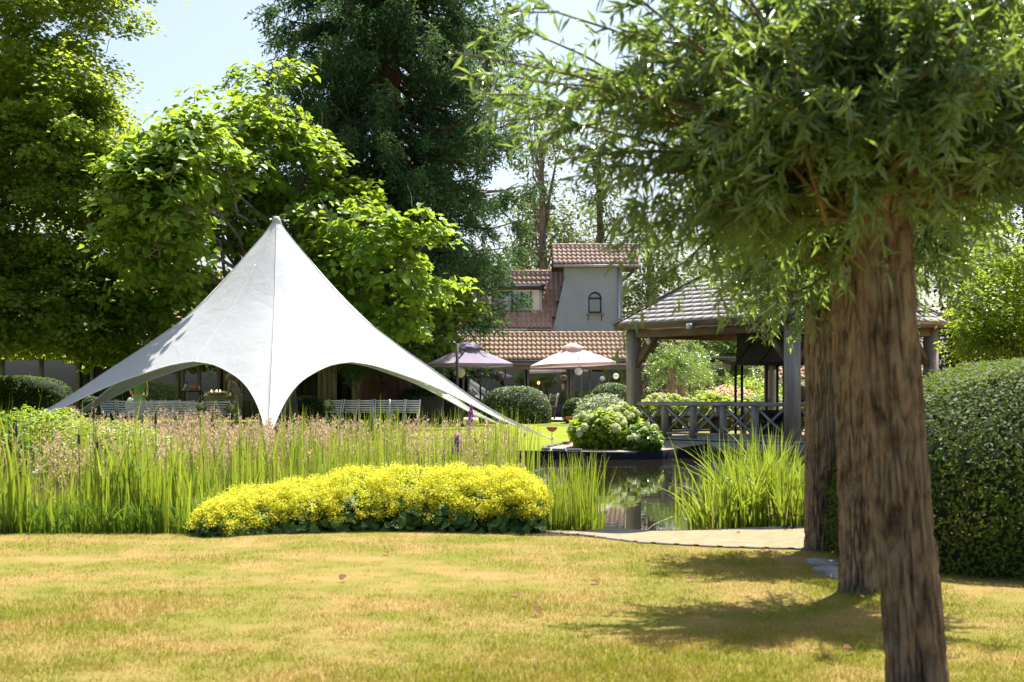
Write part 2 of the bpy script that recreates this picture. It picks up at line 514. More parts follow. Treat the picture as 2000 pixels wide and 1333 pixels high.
def hexleaf(P, T, N, L, W, fold=0.12, droop=0.15):
    """broad heart-shaped leaf, two quads either side of the midrib"""
    N, T, B = frames(N, T)
    L = np.broadcast_to(np.asarray(L, float), (len(P),))[:, None]; W = np.broadcast_to(np.asarray(W, float), (len(P),))[:, None]
    v = np.empty((len(P), 6, 3))
    v[:, 0] = P
    v[:, 1] = P + T * L * 0.16 + B * W * 0.48 + N * W * fold
    v[:, 2] = P + T * L * 0.58 + B * W * 0.42 + N * W * fold - N * L * droop * 0.3
    v[:, 3] = P + T * L - N * L * droop
    v[:, 4] = P + T * L * 0.58 - B * W * 0.42 + N * W * fold - N * L * droop * 0.3
    v[:, 5] = P + T * L * 0.16 - B * W * 0.48 + N * W * fold
    f = np.array([[0, 1, 2, 3], [0, 3, 4, 5]])
    return v.reshape(-1, 3), (np.arange(len(P))[:, None, None] * 6 + f).reshape(-1, 4)

def blades(P, H, lean, W, seg=4, curve=2.0, taper=1.0):
    """upright strap leaves: lean is a horizontal offset vector reached at the tip"""
    n = len(P)
    H = np.broadcast_to(np.asarray(H, float), (n,)); W = np.broadcast_to(np.asarray(W, float), (n,))
    t = np.linspace(0, 1, seg + 1)
    a = RNG.uniform(0, np.pi, n)
    side = np.stack([np.cos(a), np.sin(a), np.zeros(n)], 1)
    ctr = P[:, None] + np.stack([np.zeros((n, seg + 1)), np.zeros((n, seg + 1)), H[:, None] * t[None]], -1)
    ctr[..., :2] += lean[:, None, :] * (t[None, :, None] ** curve)
    dl = np.linalg.norm(lean, axis=1)
    ctr[..., 2] -= (dl ** 2 / np.maximum(H, 0.05) * 0.35)[:, None] * t[None] ** 3
    w = W[:, None] * (1 - t[None] ** 2.2 * taper) * 0.5 + 0.0004
    V = np.stack([ctr - side[:, None] * w[..., None], ctr + side[:, None] * w[..., None]], 2)   # n, seg+1, 2, 3
    i = np.arange(seg) * 2
    f = np.stack([i, i + 1, i + 3, i + 2], 1)
    Fc = (np.arange(n)[:, None, None] * (2 * (seg + 1)) + f).reshape(-1, 4)
    return V.reshape(-1, 3), Fc

def superpts(n, c, r, p=2.6, upper=True, r_=RNG):
    """points and normals on a clipped-hedge form (superellipsoid)"""
    d = rand_dirs(n, r_)
    if upper:
        d[:, 2] = np.where(d[:, 2] < -0.75, -d[:, 2], d[:, 2])
    r = np.asarray(r, float)
    k = np.sum(np.abs(d / r) ** p, 1) ** (-1 / p)
    P = d * k[:, None]
    N = nrm(np.sign(P) * np.abs(P / r) ** (p - 1) / r)
    return P + np.asarray(c, float), N

def supermesh(c, r, p=2.6, nu=28, nv=16):
    u = np.linspace(0, 2 * np.pi, nu, endpoint=False); v = np.linspace(-np.pi / 2, np.pi / 2, nv)
    d = np.stack([np.cos(v)[:, None] * np.cos(u), np.cos(v)[:, None] * np.sin(u), np.repeat(np.sin(v)[:, None], nu, 1)], -1).reshape(-1, 3)
    r = np.asarray(r, float)
    k = np.sum(np.abs(d / r) ** p, 1) ** (-1 / p)
    V = d * k[:, None] + np.asarray(c, float)
    i = np.arange(nv - 1)[:, None] * nu; j = np.arange(nu)[None]; kk = (j + 1) % nu
    return V, np.stack([i + j, i + kk, i + nu + kk, i + nu + j], -1).reshape(-1, 4)

def topiary(name, c, r, n, leaf, mat, label, cat='hedge', p=2.4, group=None, rough=0.03):
    """clipped bush: dark core mesh under a skin of small leaves; c is the form's centre"""
    c = np.asarray(c, float); r = np.asarray(r, float)
    o = empty(name, (c[0], c[1], c[2] - r[2]), label, cat, group)
    V, Q = supermesh(c, r * 0.95, p)
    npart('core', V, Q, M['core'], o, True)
    P, N = superpts(n, c, r, p)
    off = vnoise(P, 2.2, 3) * rough + RNG.normal(size=n) * rough * 0.45
    P = P + N * off[:, None]
    keep = P[:, 2] > c[2] - r[2] * 0.98
    P, N = P[keep], N[keep]
    nn = nrm(N + rand_dirs(len(P)) * 0.8 + np.array([0, 0, 0.25]))
    V, T = kites(P, rand_dirs(len(P)) + N * 0.6, nn, leaf * RNG.uniform(0.7, 1.4, len(P)), leaf * 0.55 * RNG.uniform(0.7, 1.3, len(P)))
    npart('foliage', V, T, mat, o, kind='stuff')
    return o

def lobe_points(lobes, n, shell=0.5):
    """points through a union of ellipsoids (centre, radii, weight), more of them near the skin"""
    w = np.array([l[2] if len(l) > 2 else np.prod(l[1]) ** (2 / 3) for l in lobes], float)
    idx = RNG.choice(len(lobes), n, p=w / w.sum())
    C = np.array([l[0] for l in lobes], float)[idx]; R = np.array([l[1] for l in lobes], float)[idx]
    d = rand_dirs(n)
    k = RNG.uniform(shell ** 3, 1, n) ** (1 / 3)
    return C + d * R * k[:, None], nrm(d / R), k

def clump_leaves(P, O, per, cr, flat=0.55, sag=0.0):
    """leaf positions around clump centres; returns positions, outward hints and clump ids"""
    n = len(P)
    ids = np.repeat(np.arange(n), per)
    g = RNG.normal(size=(n * per, 3)) * np.array([1, 1, flat])
    rr = np.linalg.norm(g, axis=1, keepdims=True)
    g = g / np.maximum(rr, 1e-6) * np.minimum(rr, 2.0) * 0.6
    crr = np.repeat(np.broadcast_to(cr, (n,)), per)[:, None]
    L = P[ids] + g * crr
    L[:, 2] -= sag * np.sum(g[:, :2] ** 2, 1) * crr[:, 0]
    return L, O[ids], g, ids

def limb(mb, a, b, r0, r1, sag=0.1, seg=6, wob=0.06, n=6):
    a = np.asarray(a, float); b = np.asarray(b, float)
    t = np.linspace(0, 1, seg + 1)
    L = np.linalg.norm(b - a)
    p = a + (b - a) * t[:, None]
    p[:, 2] += np.sin(t * np.pi) * sag * L
    j = RNG.normal(size=p.shape) * wob * L * 0.35
    j[0] = 0; j[-1] = 0
    mb.tube(p + j, r0 + (r1 - r0) * t, n)
    return p

def broad_tree(name, base, trunk_top, tr, lobes, clumps, per, cr, leaf, mat, label, barkm, wide=0.8, broad=False, limbs=40, sag=0.25, flat=0.5, up=0.7, shell=0.45, group=None, ntwig=0, boughs=0, bough_r=1.0, droop=0.2):
    """tapered trunk, limbs to the clumps, crown of separate leaves"""
    base = np.asarray(base, float)
    o = empty(name, base, label, 'tree', group)
    mb = MB()
    top = np.asarray(trunk_top, float)
    t = np.linspace(0, 1, 9)
    pts = base + (top - base) * t[:, None] + np.stack([np.sin(t * 5) * 0.12, np.cos(t * 4) * 0.1 - 0.1, 0 * t], 1) * tr * 2
    mb.tube(pts, tr * (1.25 - 0.25 * np.minimum(t * 5, 1)) * (1 - 0.6 * t), 10)
    part('trunk', mb, barkm, o, True)
    P, O, k = lobe_points(lobes, clumps, shell)
    if boughs:     # foliage gathered into layered, drooping boughs with gaps between
        C, CO, _ = lobe_points(lobes, boughs, 0.7)
        ids = RNG.integers(0, boughs, clumps)
        g = rand_dirs(clumps) * (RNG.uniform(0, 1, clumps) ** 0.45)[:, None] * np.array([1, 1, 0.36]) * (bough_r * RNG.uniform(0.65, 1.3, boughs)[ids])[:, None]
        g[:, 2] -= 0.32 * np.sum(g[:, :2] ** 2, 1) / bough_r
        nin = clumps // 7
        P[nin:] = (C[ids] + g)[nin:]; O[nin:] = CO[ids][nin:]
    br = MB()
    sel = RNG.permutation(len(P))[:limbs]
    for i in sel:
        s = RNG.uniform(0.35, 1.0)
        a = pts[int(s * 8)]
        limb(br, a, P[i], tr * 0.3 * (1.2 - s * 0.6), tr * 0.04, 0.06, 6, 0.08, 6)
    for i in RNG.permutation(len(P))[:ntwig]:
        e = P[i] + RNG.normal(size=3) * cr * 1.3
        limb(br, P[i] + RNG.normal(size=3) * cr * 0.6, e, 0.02, 0.006, -0.1, 5, 0.22, 4)
    if br.V:
        part('branches', br, barkm, o, True)
    L, Oh, g, ids = clump_leaves(P, O, per, cr * RNG.uniform(0.6, 1.35, len(P)), flat, sag)
    n = len(L)
    N = nrm(np.array([0, 0, up]) + Oh * 0.35 + rand_dirs(n) * 0.55)
    T = nrm(np.stack([g[:, 0], g[:, 1], np.full(n, -droop)], 1) + rand_dirs(n) * 0.5)
    ll = leaf * RNG.uniform(0.65, 1.3, n)
    V, Fc = (hexleaf if broad else kites)(L, T, N, ll, ll * wide)
    cr_ = npart('crown', V, Fc, mat, o, kind='stuff')
    return o, cr_, (L, T, N)

# ------------------------------------------------------------------ ground and pond
POND = np.array([(0.25, 13.05), (0.9, 12.85), (1.7, 12.98), (2.6, 13.2), (3.6, 13.7), (5.2, 15), (7.2, 17.5), (9.2, 21.5), (10.4, 26), (10.4, 31), (9, 34.4), (6.8, 34.6),
                 (5.2, 33.2), (4.2, 31.4), (3.3, 29.9), (2.4, 29.25), (1.2, 29.5), (0.2, 29.7), (-1, 29.8), (-2.4, 29.6), (-4, 28.3), (-5.6, 25.8), (-7, 22.6), (-7.4, 19), (-6.2, 16.2), (-4.2, 14.7), (-2, 14.2), (-0.6, 13.8)])
def smooth_loop(P, n=8):
    out = []
    m = len(P)
    for i in range(m):
        p0, p1, p2, p3 = P[i - 1], P[i], P[(i + 1) % m], P[(i + 2) % m]
        for t in np.linspace(0, 1, n, endpoint=False):
            out.append(0.5 * ((2 * p1) + (p2 - p0) * t + (2 * p0 - 5 * p1 + 4 * p2 - p3) * t * t + (3 * p1 - p0 - 3 * p2 + p3) * t ** 3))
    return np.array(out)
PONDS = smooth_loop(POND, 6)

def base_z(y):
    return np.interp(y, [0, 27, 29.6, 33, 38, 45, 60], [0, 0.02, 0.06, 0.2, 0.27, 0.36, 0.36])

def in_pond(x, y):
    x = np.asarray(x, float); y = np.asarray(y, float)
    ins = np.zeros(x.shape, bool); d = np.full(x.shape, 1e9)
    A = PONDS; B = np.roll(PONDS, -1, 0)
    for (x0, y0), (x1, y1) in zip(A, B):
        c = ((y0 > y) != (y1 > y)) & (x < (x1 - x0) * (y - y0) / (y1 - y0 + 1e-12) + x0)
        ins ^= c
        t = np.clip(((x - x0) * (x1 - x0) + (y - y0) * (y1 - y0)) / ((x1 - x0) ** 2 + (y1 - y0) ** 2 + 1e-12), 0, 1)
        d = np.minimum(d, np.hypot(x - x0 - t * (x1 - x0), y - y0 - t * (y1 - y0)))
    return ins, d

def gz(x, y):
    z = base_z(np.asarray(y, float))
    ins, d = in_pond(x, y)
    e = np.where(ins, d, -d) + 0.3        # the hollow reaches under the liner's flange
    return np.where(e > 0, z - np.minimum(1, e / 0.3) * 0.55, z)

xs = np.concatenate([[-900, -400, -150, -70, -40, -25], np.arange(-16, 16.01, 0.25), [25, 40, 70, 150, 400, 900]])
ys = np.concatenate([[-60, -20, -5, 0, 3], np.arange(5, 46, 0.25), [50, 60, 80, 120, 200, 400, 1200]])
GX, GY = np.meshgrid(xs, ys)
GZ = gz(GX.ravel(), GY.ravel()).reshape(GX.shape) + 0.0
nx = len(xs)
i = np.arange(len(ys) - 1)[:, None] * nx; j = np.arange(nx - 1)[None]
GQ = np.stack([i + j, i + j + 1, i + nx + j + 1, i + nx + j], -1).reshape(-1, 4)
ground = link('ground', mesh_np('ground', np.stack([GX, GY, GZ], -1).reshape(-1, 3), GQ, M['lawn'], True))
tag(ground, 'mown lawn with sun-dried yellow patches', None, None, 'structure')

wx = np.arange(-8.2, 11.6, 0.6); wy = np.arange(12.4, 35.6, 0.6)
WX, WY = np.meshgrid(wx, wy)
i = np.arange(len(wy) - 1)[:, None] * len(wx); j = np.arange(len(wx) - 1)[None]
wq = np.stack([i + j, i + j + 1, i + len(wx) + j + 1, i + len(wx) + j], -1).reshape(-1, 4)
water = link('pond_water', mesh_np('pond_water', np.c_[WX.ravel(), WY.ravel(), np.full(WX.size, -0.08)], wq, M['water'], True))
tag(water, 'dark still pond water mirroring the garden', None, None, 'structure')

# black liner standing up round the pond's rim
lz = base_z(PONDS[:, 1]) + 0.012 + vnoise(np.c_[PONDS * 2.1, np.zeros(len(PONDS))], 1.0, 8) * 0.012
ctr = np.roll(PONDS, -1, 0) - np.roll(PONDS, 1, 0)
nout = nrm(np.c_[ctr[:, 1], -ctr[:, 0]])
lv = np.stack([np.c_[PONDS + nout * 0.62, lz - 0.022], np.c_[PONDS + nout * 0.3, lz - 0.008], np.c_[PONDS + nout * 0.02, lz + 0.012], np.c_[PONDS, lz], np.c_[PONDS - nout * 0.003, lz - 0.2], np.c_[PONDS - nout * 0.1, lz - 0.5]], 1).reshape(-1, 3)
m_ = len(PONDS)
a = np.arange(m_)[:, None] * 6; b_ = ((np.arange(m_) + 1) % m_)[:, None] * 6; c_ = np.arange(5)[None]
lq = np.stack([a + c_, a + c_ + 1, b_ + c_ + 1, b_ + c_], -1).reshape(-1, 4)
tag(link('pond_liner', mesh_np('pond_liner', lv, lq, M['liner'], False)), 'black pond liner along the bank', None, None, 'structure')

def sheet(name, A, B, dz, mat, label, n=6, kind='structure', zf=None):
    """ground sheet between two polylines"""
    A = np.asarray(A, float); B = np.asarray(B, float)
    k = len(A)
    t = np.linspace(0, 1, n + 1)
    P = A[:, None] * (1 - t)[None, :, None] + B[:, None] * t[None, :, None]
    Z = base_z(P[..., 1]) + dz
    V = np.concatenate([P, Z[..., None]], -1).reshape(-1, 3)
    i = np.arange(k - 1)[:, None] * (n + 1); j = np.arange(n)[None]
    Q = np.stack([i + j, i + n + 1 + j, i + n + 2 + j, i + j + 1], -1).reshape(-1, 4)
    return tag(link(name, mesh_np(name, V, Q, mat, True)), label, None, None, kind)

LAWN_EDGE = np.array([(-20, 12.75), (-0.2, 12.8), (0.3, 12.82), (0.67, 12.5), (1.07, 11.92), (1.67, 11.58), (2.36, 11.4), (3.2, 11.5), (20, 11.5)])
def lawn_edge(x):
    return np.interp(x, LAWN_EDGE[:, 0], LAWN_EDGE[:, 1])
def near_bank(x):
    return np.interp(x, [-2, -0.6, 0.25, 0.9, 1.7, 2.6, 3.6, 5.2], [14.2, 13.8, 13.05, 12.85, 12.98, 13.2, 13.7, 15])
sx = np.linspace(0.28, 5.0, 40)
sheet('sand_path', np.c_[sx, lawn_edge(sx)], np.c_[sx, np.maximum(near_bank(sx) - 0.1, lawn_edge(sx) + 0.01)], 0.016, M['sand'], 'pale sand path between lawn and pond', 8)
ly = np.linspace(29.85, 50, 24)
sheet('far_lawn', np.c_[np.interp(ly, [29.9, 31, 34, 50], [-4.6, -9, -16, -22]), ly], np.c_[np.interp(ly, [29.9, 31, 36, 40, 50], [0.9, 1.1, 2.6, 2.2, 1.6]), ly], 0.014, M['farlawn'], 'bright green lawn around the tent', 20)
ly = np.linspace(41.5, 58, 12)
sheet('terrace', np.c_[np.interp(ly, [41.5, 58], [0.9, -3.2]), ly], np.c_[np.full(12, 14.0), ly], 0.014, M['paving'], 'pale paved terrace in front of the glazed wing', 6)
gx = np.linspace(0.75, 4.4, 20)
sheet('gravel_bed', np.c_[gx, np.interp(gx, [0.75, 1.2, 2.4, 3.3, 4.4], [29.75, 29.62, 29.36, 30.0, 31.8])], np.c_[gx, np.interp(gx, [0.75, 1.4, 2.4, 4.4], [30.4, 32.4, 33, 34])], 0.02, M['gravel'], 'gravel bed under the hydrangeas at the pond', 8)

def edging(name, pts, step, size, label, mat):
    o = empty(name, (*pts[0], float(base_z(pts[0][1]))), label, None, None, 'structure')
    pts = np.asarray(pts, float)
    d = np.concatenate([[0], np.cumsum(np.linalg.norm(np.diff(pts, axis=0), axis=1))])
    mb = MB().box((0, 0, 0), (1, 1, 1))
    me = mesh_np('stone', np.vstack(mb.V), [np.vstack(mb.Q)], mat)
    for s in np.arange(step / 2, d[-1], step):
        p = np.array([np.interp(s, d, pts[:, 0]), np.interp(s, d, pts[:, 1])])
        q = np.array([np.interp(s + 0.05, d, pts[:, 0]), np.interp(s + 0.05, d, pts[:, 1])])
        t = nrm(q - p)
        L = step * RNG.uniform(0.6, 0.95)
        x = np.array([t[0], t[1], 0]) ; y = np.array([-t[1], t[0], 0]); z = nrm(np.array([RNG.normal() * 0.04, RNG.normal() * 0.04, 1]))
        inst('stone', me, mat_axes(x * L, y * size[0] * RNG.uniform(0.85, 1.15), z * size[1], (p[0], p[1], base_z(p[1]) + size[1] * 0.25)), o)
    return o
edging('lawn_edging', [tuple(p) for p in LAWN_EDGE[2:8]], 0.19, (0.04, 0.022), 'thin grey stone edging between lawn and sand path', M['stone'])
edging('gravel_edging', [(1.3, 31.9), (0.72, 30.6), (0.66, 29.95), (1.05, 29.68), (1.5, 29.6)], 0.33, (0.07, 0.09), 'pale kerb stones round the gravel bed', M['stone'])
# loose flagstones by the trunks at the clipped hedge
o = empty('flagstone_path', (2.25, 10.2, 0), 'few grey flagstones in the grass beside the clipped hedge', None, None, 'structure')
for q, (px, py, sx_, sy_) in enumerate([(1611, 1103, 0.15, 0.24), (1624, 1119, 0.13, 0.18), (1652, 1131, 0.14, 0.16)]):
    D = EYE * F / (py - HOR)
    mb = MB()
    c = np.array([ux(px, D), D])
    an = np.sort(RNG.uniform(0, 2 * np.pi, 7))
    an = np.linspace(0, 2 * np.pi, 7, endpoint=False) + RNG.normal(size=7) * 0.15
    ring = np.c_[c[0] + np.cos(an) * sx_, c[1] + np.sin(an) * sy_]
    top = np.c_[ring, np.full(7, 0.024 + 0.006 * q)]; bot = np.c_[ring, np.full(7, -0.03)]
    mb.add(np.vstack([top, bot]), [[i_, i_ + 7, (i_ + 1) % 7 + 7, (i_ + 1) % 7] for i_ in range(7)], [[0, i_, i_ + 1] for i_ in range(1, 6)])
    part('stone', mb, M['stone'], o)

# ------------------------------------------------------------------ star tent
TC = np.array([-5.96, 36.0]); TR = 7.2; TROT = rad(-82)
RID = np.array([(0, 5.75), (0.25, 5.42), (0.88, 4.72), (1.95, 3.56), (3.2, 2.62), (4.45, 1.81), (5.78, 0.97), (7.2, 0.3)])
MIDP = np.array([(0, 5.75), (0.25, 5.4), (0.88, 4.62), (1.7, 3.72), (2.6, 2.85), (3.6, 2.02), (7.2, -0.6)])
EDZ = np.array([(0, 2.02), (0.15, 1.95), (0.3, 1.78), (0.5, 1.48), (0.7, 1.02), (0.85, 0.62), (1, 0.3)])
def cub(P, x):
    """smooth interpolation through profile points"""
    xs_, ys_ = P[:, 0], P[:, 1]
    m = np.gradient(ys_, xs_)
    i = np.clip(np.searchsorted(xs_, x) - 1, 0, len(xs_) - 2)
    h = xs_[i + 1] - xs_[i]; t = (x - xs_[i]) / h
    return ys_[i] * (1 + 2 * t) * (1 - t) ** 2 + h * m[i] * t * (1 - t) ** 2 + ys_[i + 1] * t * t * (3 - 2 * t) + h * m[i + 1] * t * t * (t - 1)
half = 30
sv = np.sin(np.linspace(0, np.pi / 2, half + 1)) ** 0.8        # 0 at arch middle .. 1 at tip
sv[0] = 0; sv[-1] = 1
U = np.linspace(0, 1, 56) ** 1.15
rays = []
for sct in range(6):
    th0 = TROT + sct * np.pi / 3
    for h in list(range(half, 0, -1)) + list(range(0, -half, -1)):
        s = sv[abs(h)]
        t_ = s * TR * 0.5; n_ = 3.6 + (TR * math.cos(rad(30)) - 3.6) * s ** 2
        ang = math.atan2(t_, n_); re = math.hypot(t_, n_)
        phi = rad(30) - ang                         # from the arm
        th = th0 + (phi if h >= 0 else rad(60) - phi)
        if h == half: phi = 0
        w = (phi / rad(30))
        wsm = w ** 0.8
        r = U * re
        zr = cub(RID, r) * (1 - wsm) + cub(MIDP, r) * wsm
        ze = cub(EDZ, np.array([s]))[0]
        zr = zr + (ze - zr[-1]) * U ** 2.5
        zr = zr + 0.14 * max(0.0, math.sin(th)) * U ** 1.5         # the ground is higher at the back
        # creases that run down from where the panels are sewn
        wr = np.sin(r * 16 + th * 40) * 0.006 * np.exp(-((w - 0.55) / 0.12) ** 2) * np.clip((r - 0.8) * 2, 0, 1) * np.clip((3.4 - r), 0, 1)
        pk = np.exp(-((r - 1.75) / 0.75) ** 2)
        wr = wr - 0.035 * pk * np.exp(-((1 - w) / 0.05) ** 2) + 0.011 * pk * np.sin((1 - w) * 75 + r * 3) * np.exp(-((1 - w) / 0.22) ** 2)
        wr = wr + 0.006 * np.sin((1 - w) * 60) * np.exp(-((r - re + 0.35) / 0.3) ** 2) * np.exp(-((1 - w) / 0.35) ** 2)
        rays.append(np.c_[TC[0] + np.cos(th) * r, TC[1] + np.sin(th) * r, zr + wr])
rays = np.array(rays)
nr, nu_ = rays.shape[:2]
TB = base_z(TC[1])
tent = empty('star_tent', (*TC, TB), 'large white star-shaped stretch tent with a single peak and arched openings', 'tent')
i = np.arange(nr)[:, None]; k = (i + 1) % nr; j = np.arange(nu_ - 1)[None]
tq = np.stack([i * nu_ + j, i * nu_ + j + 1, k * nu_ + j + 1, k * nu_ + j], -1).reshape(-1, 4)
npart('canopy', rays.reshape(-1, 3), tq, M['tent'], tent, True)
M['seam'] = surf('tent_seam', (0.42, 0.42, 0.45), (0.52, 0.52, 0.55), 8, 0.7, 0)
M['hem'] = surf('tent_hem', (0.62, 0.6, 0.62), (0.7, 0.68, 0.7), 8, 0.7, 0)
for sct in range(6):
    R_ = rays[sct * 2 * half]
    mb = MB().tube(R_[1:] + np.array([0, 0, 0.006]), 0.009, 5)
    part('seam', mb, M['seam'], tent)
    Mr = rays[(sct * 2 * half + half) % nr]
    part('seam', MB().tube(Mr[18:] + np.array([0, 0, 0.002]), 0.006, 4), M['hem'], tent)
    e = np.array([rays[(sct * 2 * half + q) % nr][-1] for q in range(2 * half + 1)])
    part('hem', MB().tube(e, 0.016, 5), M['hem'], tent)
    tip = R_[-1]; out = nrm(np.r_[tip[:2] - TC, 0])
    g = tip + out * 0.28; g[2] = base_z(g[1])
    mb = MB().tube([tip, g], 0.012, 5).tube([g + out * 0.06 + np.array([0, 0, -0.2]), g + np.array([0, 0, 0.1]) - out * 0.03], 0.018, 6)
    part('anchor', mb, M['zinc'], tent)
part('pole', MB().tube([(TC[0], TC[1], TB), (TC[0], TC[1], 5.72)], 0.06, 12), M['zinc'], tent, True)
mb = MB().lathe([(0.0, 0.1), (0.05, 0.09), (0.09, 0.03), (0.13, -0.08), (0.12, -0.1)], (TC[0], TC[1], 5.68), 12)
part('peak_cap', mb, M['cushion'], tent, True)

# ------------------------------------------------------------------ gazebo
GL = np.array([2.9, 33.9]); GN = np.array([5.99, 30.0])
ge = nrm(GN - GL); GS = np.linalg.norm(GN - GL) - 0.1
gf = np.array([-ge[1], ge[0]])            # from near corner to right corner
if gf[0] < 0: gf = -gf
GN = GL + ge * GS; GR = GN + gf * GS; GB = GL + gf * GS
GC = (GL + GR) / 2
ZD, ZE = 0.27, 2.92                      # deck, eave
gaz = empty('gazebo', (*GC, ZD), 'square weathered timber gazebo with grey slate hipped roof beside the pond', 'gazebo')
def g3(p, z):
    return np.array([p[0], p[1], z])
ga = math.atan2(ge[1], ge[0])
# deck of boards and rim beams
nb = 26
bw = (GS + 0.5) / nb
me_b = mesh_np('deck_board', np.vstack(MB().box((0, 0, 0), (GS + 0.5, bw * 0.95, 0.035)).V), [np.vstack(MB().box((0, 0, 0), (1, 1, 1)).Q)], M['rail'])
for q in range(nb):
    c = GC + gf * (-(GS + 0.5) / 2 + bw * (q + 0.5))
    inst('deck_board', me_b, mat_axes(g3(ge, 0), g3(gf, 0), (0, 0, 1), g3(c, ZD - 0.02)), gaz)
for A, B in ((GL, GN), (GN, GR), (GR, GB), (GB, GL)):
    o_ = nrm(np.r_[(A + B) / 2 - GC, 0])
    d_ = nrm(np.r_[B - A, 0])
    part('rim_beam', MB().bar(g3(A, ZD - 0.16) + o_ * 0.22 - d_ * 0.21, g3(B, ZD - 0.16) + o_ * 0.22 + d_ * 0.21, 0.08, 0.2), M['rail'], gaz)
for c in (GL, GN, GR, GB):
    part('pile', MB().bar(g3(c + (GC - c) * 0.04, -0.6), g3(c + (GC - c) * 0.04, ZD - 0.05), 0.18, 0.18, g3(ge, 0)), M['black'], gaz)
# posts
for c in (GL, GN, GR, GB):
    part('post', MB().bar(g3(c, ZD), g3(c, ZE - 0.1), 0.25, 0.25, g3(ge, 0)), M['gazebo'], gaz)
    for d_ in (ge, -ge, gf, -gf):
        q = c + d_ * 0.7
        if np.abs((q - GC) @ ge) > GS / 2 + 0.05 or np.abs((q - GC) @ gf) > GS / 2 + 0.05:
            continue
        part('knee_brace', MB().bar(g3(c + d_ * 0.1, ZE - 0.98), g3(c + d_ * 0.74, ZE - 0.26), 0.1, 0.12), M['brownwood'], gaz)
# eave beams, fascia
for A, B in ((GL, GN), (GN, GR), (GR, GB), (GB, GL)):
    o_ = nrm(np.r_[(A + B) / 2 - GC, 0]); d_ = nrm(np.r_[B - A, 0])
    part('beam', MB().bar(g3(A, ZE - 0.2) - d_ * 0.122, g3(B, ZE - 0.2) + d_ * 0.118, 0.2, 0.22), M['brownwood'], gaz)
    part('fascia', MB().bar(g3(A, ZE - 0.055) + o_ * 0.33 - d_ * 0.31, g3(B, ZE - 0.055) + o_ * 0.33 + d_ * 0.31, 0.04, 0.14), M['brownwood'], gaz)
# railing on all sides (front sides show); openings of crossed bars between small posts
ZR = ZD + 0.82
for A, B, nbay in ((GL, GN, 5), (GN, GR, 5), (GB, GL, 5)):
    d_ = nrm(B - A)
    a = A + d_ * 0.125; b = B - d_ * 0.125
    part('handrail', MB().bar(g3(a, ZR - 0.045), g3(b, ZR - 0.045), 0.14, 0.085), M['rail'], gaz)
    part('bottom_rail', MB().bar(g3(a, ZD + 0.1), g3(b, ZD + 0.1), 0.06, 0.05), M['rail'], gaz)
    for q in range(nbay + 1):
        t0 = q / nbay
        p = a + (b - a) * t0
        if 0 < q < nbay:
            part('baluster', MB().bar(g3(p, ZD), g3(p, ZR - 0.088), 0.12, 0.12, g3(d_, 0)), M['gazebo'], gaz)
        if q < nbay:
            p2 = a + (b - a) * (q + 1) / nbay
            pa, pb = p + d_ * 0.06, p2 - d_ * 0.06
            nn_ = np.array([-d_[1], d_[0]]) * 0.022
            part('cross_bar', MB().bar(g3(pa + nn_, ZD + 0.13), g3(pb + nn_, ZR - 0.1), 0.03, 0.045), M['rail'], gaz)
            part('cross_bar', MB().bar(g3(pa - nn_, ZR - 0.1), g3(pb - nn_, ZD + 0.13), 0.03, 0.045), M['rail'], gaz)
# bench inside
for A, B in ((GB, GL), (GR, GB)):
    d_ = nrm(B - A); o_ = nrm((A + B) / 2 - GC)
    mb = MB().bar(g3(A - o_ * 0.35 + d_ * 0.3, ZD + 0.45), g3(B - o_ * 0.35 - d_ * 0.3, ZD + 0.45), 0.4, 0.05)
    for t0 in (0.15, 0.5, 0.85):
        p = A + (B - A) * t0 - o_ * 0.35
        mb.bar(g3(p, ZD), g3(p, ZD + 0.43), 0.1, 0.3, g3(d_, 0))
    part('bench', mb, M['brownwood'], gaz)
